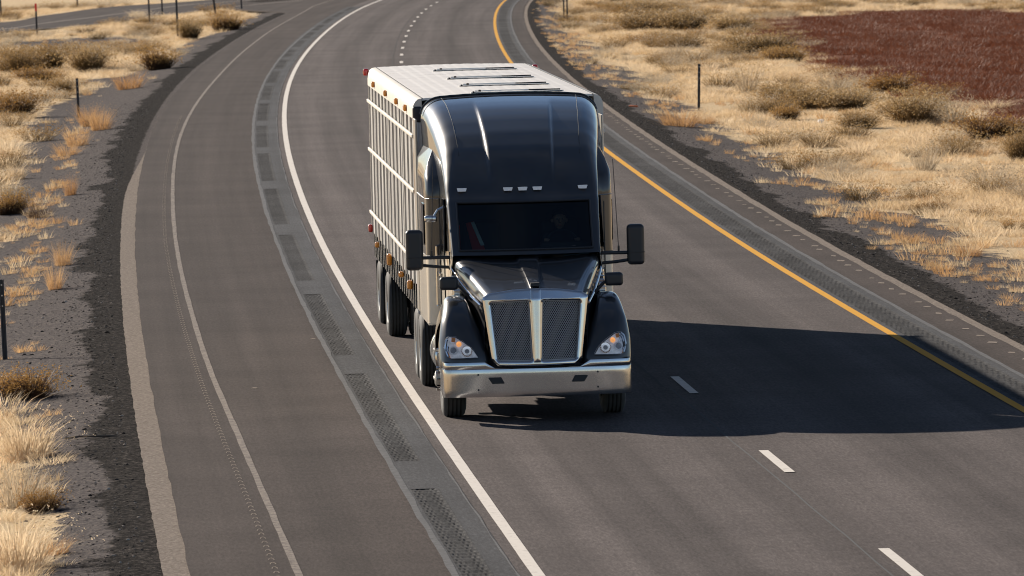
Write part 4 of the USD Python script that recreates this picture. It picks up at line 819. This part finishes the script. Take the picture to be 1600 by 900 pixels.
# roof marker lamps
for x in (-.80, -.195, 0, .195, .80):
    yy = 1.47; zt_ = 2.885; p = warp_c(np.array([[x, 1.47, np.interp(1.47, [1.40, 1.55], [2.80, 2.99])]]))[0]
    q = hexpoly([(x - .052, p[2] - .028), (x + .052, p[2] - .028), (x + .066, p[2] + .018), (x - .066, p[2] + .018)] if True else [], .006)
    b_ = prism_xz(q, p[1] - .05, p[1] + .02); obj("marker_lamp", b_, "white_lens", tr)
# mirrors
for s in (-1, 1):
    F_ = (lambda m_: m_) if s > 0 else mirror
    o_ = obj("door_mirror", F_(cat(rbox(1.345, 1.575, .93, 1.09, 1.855, 2.39, .055, 14))), "black_plastic", tr, 50)
    obj("mirror_face", F_(rbox(1.365, 1.555, 1.08, 1.10, 2.04, 2.36, .01, 8)), "bright_chrome", o_); obj("mirror_spot", F_(rbox(1.365, 1.555, 1.08, 1.10, 1.88, 2.01, .01, 8)), "bright_chrome", o_)
    obj("mirror_split", F_(rbox(1.343, 1.577, .925, 1.05, 2.018, 2.026, .004, 6)), "dark_metal", o_)
    a_ = obj("mirror_arm", F_(cat(rbox(.99, 1.40, .97, 1.04, 1.995, 2.04, .018, 8))), "black_plastic", tr, 40); obj("mirror_arm", F_(cat(tube([(.99, 1.0, 1.885), (1.2, 1.0, 1.90), (1.40, 1.0, 1.925)], .022, 8), rod((.985, 1.0, 1.85), (.985, 1.0, 2.09), .026))), "black_plastic", tr, 40)
    h_ = obj("hood_mirror", F_(rbox(.955, 1.195, -.33, -.20, 1.665, 1.838, .045, 14)), "black_plastic", tr, 50)
    obj("mirror_stem", F_(cat(tube([(.735, -.24, 1.40), (.735, -.25, 1.49), (.94, -.26, 1.705), (1.0, -.26, 1.74)], .022, 8), rbox(.70, .775, -.30, -.18, 1.36, 1.49, .018, 8))), "black_plastic", h_, 40)
    pts = [(1.235, 1.0, 2.05)] + [(1.235 - .035 * s * 0 - .004 * k, 1.0 + .006 * k, 2.05 + .1 * k) for k in range(1, 13)]
    obj("antenna", F_(cat(tube(pts, .0055, 6), rod((1.235, 1.0, 2.03), (1.235, 1.0, 2.11), .014))), "black_plastic", tr)
obj("look_down_mirror", cat(mirror(rbox(1.13, 1.30, 1.42, 1.52, 2.46, 2.55, .03, 10)), tube([(-1.03, 1.45, 2.66), (-1.12, 1.46, 2.62), (-1.17, 1.47, 2.54)], .018)), "chrome", tr, 40)
for s in (-1, 1):                                                   # wipers at rest
    obj("wiper", tube([(s * .15 - .1, .66, 2.075), (s * .15 + .25, .70, 2.12), (s * .15 + .50, .74, 2.14)], .010, 6), "black_plastic", tr)

# inside the cab
obj("dashboard", cat(rbox(-.95, .95, .98, 1.38, 1.80, 2.085, .05, 10), rbox(.2, .85, 1.2, 1.45, 1.95, 2.17, .05, 10)), "interior_dark", tr)
obj("cab_floor", bx(-.98, .98, .9, 4.1, 1.10, 1.18), "interior_dark", tr); obj("sleeper_wall", cat(bx(-1.0, 1.0, 2.6, 2.63, 1.2, 3.3)), "interior_dark", tr)
for s in (-1, 1):
    obj("seat", cat(rbox(s * .52 - .27, s * .52 + .27, 1.75, 2.25, 1.50, 1.66, .05, 10), rbox(s * .52 - .25, s * .52 + .25, 2.18, 2.34, 1.6, 2.42, .06, 10)), "interior_dark", tr)
    pl = [(s * .93, .95, 2.12), (s * .955, 1.2, 2.42), (s * .965, 1.42, 2.72)]; obj("pillar_trim", tube(pl, .030, 8), "trim_teal", tr)
wh = [(.52 + .21 * math.cos(a), 1.50 + .11 * math.sin(a) * .8, 2.13 + .17 * math.sin(a)) for a in np.linspace(0, 2 * math.pi, 25)]
obj("steering_wheel", cat(tube(wh, .016, 6), rod((.52, 1.50, 2.13), (.52, 1.30, 1.98), .03), rod((.33, 1.5, 2.13), (.71, 1.5, 2.13), .014)), "black_plastic", tr)
obj("dash_paper", rbox(.50, .86, .93, 1.10, 2.09, 2.10, .003, 6), "paper_teal", tr)

# ------------------------------------------------------------------ the trailer (same axes; origin on the road under the middle of its nose)
RX, RY, RYAW, RL = .003, 97.29, .06224, 14.3
tlr = thing("box_trailer", (RX, RY, 0), RYAW, label="long cream slatted trailer with white roof and amber side lamps behind the truck", category="trailer")
HW, ZT, ZR = 1.30, 3.975, 3.72
roof_sec = [(-HW - .012, ZR - .03), (-HW - .012, ZR)] + [(-HW + .15 - .162 * math.cos(a), ZR + .08 + .165 * math.sin(a)) for a in np.linspace(0, math.pi / 2, 8)]
roof_sec = [(-1.312, 3.69), (-1.312, 3.80), (-1.305, 3.87), (-1.28, 3.925), (-1.24, 3.958), (-1.185, 3.968)]
rs = np.array(roof_sec); 
def rail(s):
    ys_ = np.linspace(-.02, RL, 30); outer = np.array([[(x * -s, y, z) for x, z in roof_sec] for y in ys_]); inner = np.array([[(x * -s, y, z) for x, z in [(-1.185, 3.968), (-1.185, 3.93), (-1.25, 3.69), (-1.312, 3.69)]] for y in ys_])
    t = grid(np.concatenate([outer, inner[:, :]], 1), flip=s < 0); cap = prism_xz([(x * -s, z) for x, z in roof_sec + [(-1.19, 3.69)]], -.03, -.015); cap2 = prism_xz([(x * -s, z) for x, z in roof_sec + [(-1.19, 3.69)]], RL, RL + .01); return cat(t, cap, cap2)
for s in (-1, 1): obj("roof_rail", rail(s), "rail_cream", tlr, 40)
# roof skin laid in sheets with raised cross ribs
n_sheet = 12; w_ = RL / n_sheet
for k in range(n_sheet):
    x_ = np.linspace(-1.18, 1.18, 49); y_ = np.linspace(k * w_ + .006, (k + 1) * w_ - .006, 25); X, Y = np.meshgrid(x_, y_)
    Z = 3.966 + .020 * (1 - (X / 1.18) ** 2) + .0035 * (.5 + .5 * np.cos(Y / w_ * 2 * math.pi * 6)) * (np.abs(np.mod(X * 6.0, 1) - .5) < .36) + .003 * (meshkit.noise(np.stack([X * 2, Y * 2, 0 * X + k], -1)) - .5)
    P = np.stack([X, Y, Z], -1); edge = np.concatenate([P[:1] - [0, 0, .03], P, P[-1:] - [0, 0, .03]], 0)
    obj("roof_sheet", grid(edge, flip=True), "roof_white", tlr, False)
obj("roof_seam", cat(bx(-1.183, -1.172, 0, RL, 3.955, 3.974), bx(1.172, 1.183, 0, RL, 3.955, 3.974)), "dark_metal", tlr)
for y in (11.0, 7.08, 3.85, .95):                                   # roof bars with sliding vent slots
    obj("roof_bar", bx(-.45, .84, y - .028, y + .05, 3.985, 4.004), "roof_white", tlr)
    obj("roof_gap", bx(-.43, .82, y - .042, y - .029, 3.985, 3.996), "interior_dark", tlr)
    obj("vent_slot", cat(bx(.40, .84, y + .64, y + .72, 3.975, 4.001)), "interior_dark", tlr)
    obj("vent_cover", bx(-.36, .40, y + .66, y + .70, 3.985, 4.003), "roof_white", tlr)
    obj("vent_latch", rbox(-.32, -.28, y + .48, y + .54, 3.985, 4.015, .008, 6), "dark_metal", tlr); obj("vent_latch", rbox(-.43, -.40, y - .03, y + .03, 3.99, 4.015, .008, 6), "dark_metal", tlr)
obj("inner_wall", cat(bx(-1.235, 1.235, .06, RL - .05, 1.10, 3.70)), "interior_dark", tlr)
# sides: every bay is a panel between two posts, a narrow open slot beside each post
NB = 13; bay = RL / NB
for s in (-1, 1):
    for k in range(NB + 1):
        y = min(max(k * bay, .035), RL - .035)
        obj("side_post", bx(s * 1.24, s * 1.302, y - .024, y + .024, 1.36, 3.70), "rail_cream", tlr)
    for k in range(NB):
        y0, y1 = k * bay + .105, (k + 1) * bay - .105; d = rng.uniform(-.004, .004)
        cuts = np.r_[y0, np.sort(y0 + (y1 - y0) * (np.array([.36, .68]) + rng.uniform(-.06, .06, 2))), y1]
        for a, b in zip(cuts[:-1], cuts[1:]): obj("side_panel", bx(s * 1.24, s * (1.282 + rng.uniform(-.004, .004)), a, b - .06, 1.37, 3.69), "panel_grey", tlr)
    for z in (3.45, 2.69, 1.70): obj("rub_rail", rbox(min(s * 1.300, s * 1.335), max(s * 1.300, s * 1.335), .02, RL, z - .026, z + .026, .010, 8), "rail_cream", tlr, 40)
    obj("lower_rail", cat(bx(s * 1.22, s * 1.268, 0, RL, 1.0, 1.365)), "flat_black", tlr)
    obj("lower_stubs", cat(*[bx(s * 1.260, s * 1.274, y - .022, y + .022, 1.0, 1.362) for y in np.arange(.15, RL, .55)]), "rail_cream", tlr)
    for y in (1.73, 4.38, 7.79, 11.83): obj("upper_lamp", cat(rbox(min(s * 1.308, s * 1.362), max(s * 1.308, s * 1.362), y - .075, y + .075, 3.735, 3.83, .025, 10)), "amber_lens", tlr, 40)
    for y, big in ((1.76, 1), (4.22, .7), (7.98, 1.35), (11.95, .7)): obj("lower_lamp", rbox(min(s * 1.29, s * 1.365), max(s * 1.29, s * 1.365), y - .09 * big, y + .09 * big, 1.30 - .065 * big, 1.30 + .065 * big, .025, 10), "amber_lens", tlr, 40)
    obj("tail_lamp", rbox(min(s * 1.29, s * 1.38), max(s * 1.29, s * 1.38), RL - .02, RL + .08, 3.90 - .06, 3.90 + .05, .03, 10), "red_lens", tlr, 40)
    obj("tail_lamp", rbox(min(s * 1.29, s * 1.36), max(s * 1.29, s * 1.36), RL - .08, RL + .06, 1.37, 1.50, .03, 10), "red_lens", tlr, 40)
    obj("frame_beam", bx(s * .40, s * .52, .3, RL - .1, .80, 1.05), "dark_metal", tlr)
    obj("mudflap", bx(s * .66, s * 1.27, RL - .42, RL - .40, .30, .95), "black_plastic", tlr)
    obj("landing_leg", cat(rod((s * .62, 2.75, .28), (s * .62, 2.75, 1.02), .06), rbox(s * .62 - .13, s * .62 + .13, 2.62, 2.88, .24, .28, .015, 8)), "aluminium", tlr, 40)
obj("nose_wall", cat(bx(-1.26, 1.26, -.02, .05, 1.02, 3.74)), "nose_grey", tlr)
for s in (-1, 1):
    obj("nose_post", rbox(min(s * 1.235, s * 1.31), max(s * 1.235, s * 1.31), -.045, .06, 1.0, 3.70, .02, 8), "nose_grey", tlr, 40)
    for z in np.arange(1.3, 3.6, .22): obj("nose_rivet", disc((s * 1.18, z), .022, -.035, -.015, 8), "dark_metal", tlr)
obj("nose_hose", tube([(-1.29, -.06, 3.40), (-1.30, -.075, 3.2), (-1.30, -.08, 2.7), (-1.27, -.10, 2.2), (-1.20, -.14, 1.9), (-1.05, -.2, 1.7), (-.8, -.3, 1.6)], .022), "hose_tan", tlr, 40)
obj("nose_cap", rbox(-1.315, -1.18, -.06, .06, 3.64, 3.86, .03, 8), "black_plastic", tlr, 40)
obj("floor_crossmembers", cat(*[bx(-1.22, 1.22, y, y + .05, .98, 1.05) for y in np.arange(.3, RL, .6)]), "dark_metal", tlr)
obj("front_beam", bx(-1.2, 1.2, 3.3, 3.4, .62, .92), "dark_metal", tlr)
for y in (RL - 4.0, RL - 1.1):
    obj("axle", rod((-1.1, y, .5), (1.1, y, .5), .075), "dark_metal", tlr); [obj("suspension", bx(g, g + .17, y - .5, y + .5, .55, .82), "dark_metal", tlr) for g in (-.55, .38)]
    for s in (-1, 1):
        wheel(tlr, s * 1.13, y, .27, s); wheel(tlr, s * .80, y, .27, s)
obj("rear_bumper", cat(bx(-1.25, 1.25, RL - .06, RL, .50, .58), bx(-.7, -.6, RL - .06, RL, .55, 1.05), bx(.6, .7, RL - .06, RL, .55, 1.05)), "dark_metal", tlr)

# ------------------------------------------------------------------ driver and vest, dim behind the windscreen
def limb(*jr):                                                      # joints (point, radius) -> one tapered chain
    out = []
    for (a, ra), (b, rb) in zip(jr[:-1], jr[1:]): out.append(m3.Manifold.batch_hull([m3.Manifold.sphere(ra, 16).translate(tuple(a)), m3.Manifold.sphere(rb, 16).translate(tuple(b))]))
    return out
def body(parts, edge=.02, it=8):
    b = m3.Manifold.batch_boolean(parts, m3.OpType.Add).refine_to_length(edge); t = tm(b); t = trimesh.Trimesh(t.vertices, t.faces, process=True); trimesh.smoothing.filter_taubin(t, iterations=it); return t
dr = thing("person", (0, 0, 0), 0, label="driver at the wheel in dark clothes, dim behind the windscreen", category="person")
cx_ = .52; B = []
B += limb(((cx_, 2.02, 1.72), .15), ((cx_, 2.06, 1.95), .145), ((cx_, 2.05, 2.15), .15)); B += limb(((cx_ - .15, 2.04, 2.20), .075), ((cx_ + .15, 2.04, 2.20), .075)); B += limb(((cx_, 2.04, 2.22), .06), ((cx_, 2.01, 2.34), .055))
B += limb(((cx_, 2.00, 2.44), .092), ((cx_, 1.975, 2.38), .066)); B += limb(((cx_, 1.905, 2.425), .014), ((cx_, 1.885, 2.395), .016))
for s in (-1, 1):
    B += limb(((cx_ + s * .09, 2.02, 1.74), .10), ((cx_ + s * .15, 1.62, 1.74), .075), ((cx_ + s * .14, 1.50, 1.35), .055)); B += limb(((cx_ + s * .14, 1.50, 1.30), .045), ((cx_ + s * .15, 1.30, 1.23), .04))
    B += limb(((cx_ + s * .19, 2.04, 2.19), .06), ((cx_ + s * .26, 1.86, 1.97), .047), ((cx_ + s * .205, 1.60, 2.14), .034))
sk = []
for s in (-1, 1):
    w0 = np.array([cx_ + s * .205, 1.585, 2.15]); sk += limb((w0, .030), (w0 + [0, -.06, .02], .034))
    for j in range(4): k0 = w0 + [s * .006, -.075, .045 - .022 * j]; sk += limb((k0, .0105), (k0 + [s * .022, -.028, 0], .0095), (k0 + [s * .004, -.045, -.002], .0085), (k0 + [-s * .018, -.036, 0], .008))
    sk += limb((w0 + [-s * .02, -.02, .02], .012), (w0 + [-s * .035, -.05, .035], .010), (w0 + [-s * .03, -.075, .04], .009))
pb_ = body(B, .03, 6); cw = tl(0, 0, 0)
def to_world(t):
    v = np.array(t.vertices); return trimesh.Trimesh(np.stack([tl(*p) for p in v]), np.array(t.faces), process=False)
head_ = body(limb(((cx_, 2.00, 2.44), .094), ((cx_, 1.975, 2.38), .068)) + limb(((cx_, 1.905, 2.43), .014), ((cx_, 1.885, 2.395), .017)) + limb(((cx_, 2.01, 2.33), .056), ((cx_, 2.0, 2.38), .056)) + limb(((cx_ - .096, 2.0, 2.42), .02), ((cx_ - .096, 2.0, 2.40), .018)) + limb(((cx_ + .096, 2.0, 2.42), .02), ((cx_ + .096, 2.0, 2.40), .018)), .015, 5)
obj("body", to_world(pb_), "cloth_dark", dr, True); obj("head", to_world(head_), "skin_look", dr, True); obj("hands", to_world(body(sk, .008, 4)), "skin_look", dr, True)
obj("hair", to_world(body(limb(((cx_, 2.02, 2.47), .097), ((cx_, 2.05, 2.42), .085)), .02, 4)), "hair_dark", dr, True)
for s in (-1, 1): obj("eye", to_world(rod((cx_ + s * .034, 1.912, 2.435), (cx_ + s * .034, 1.905, 2.435), .010, seg=10)), "hair_dark", dr)
obj("mouth", to_world(rbox(cx_ - .022, cx_ + .022, 1.904, 1.912, 2.350, 2.356, .003, 6)), "vest_red", dr)
ve = thing("safety_vest", (0, 0, 0), 0, label="red safety vest with pale stripe hung over the passenger seat", category="vest")
obj("front_flap", to_world(prism_xz([(-.72, 2.40), (-.62, 2.42), (-.46, 2.02), (-.45, 1.86), (-.60, 1.86)], 2.13, 2.165)), "vest_red", ve)
obj("side_flap", to_world(prism_xz([(-.83, 2.36), (-.80, 2.38), (-.80, 1.9), (-.86, 1.9), (-.87, 2.15)], 2.12, 2.16)), "vest_red", ve)
obj("reflective_stripe", to_world(prism_xz([(-.655, 2.41), (-.61, 2.42), (-.48, 2.10), (-.53, 2.10)], 2.118, 2.128)), "vest_strip", ve)
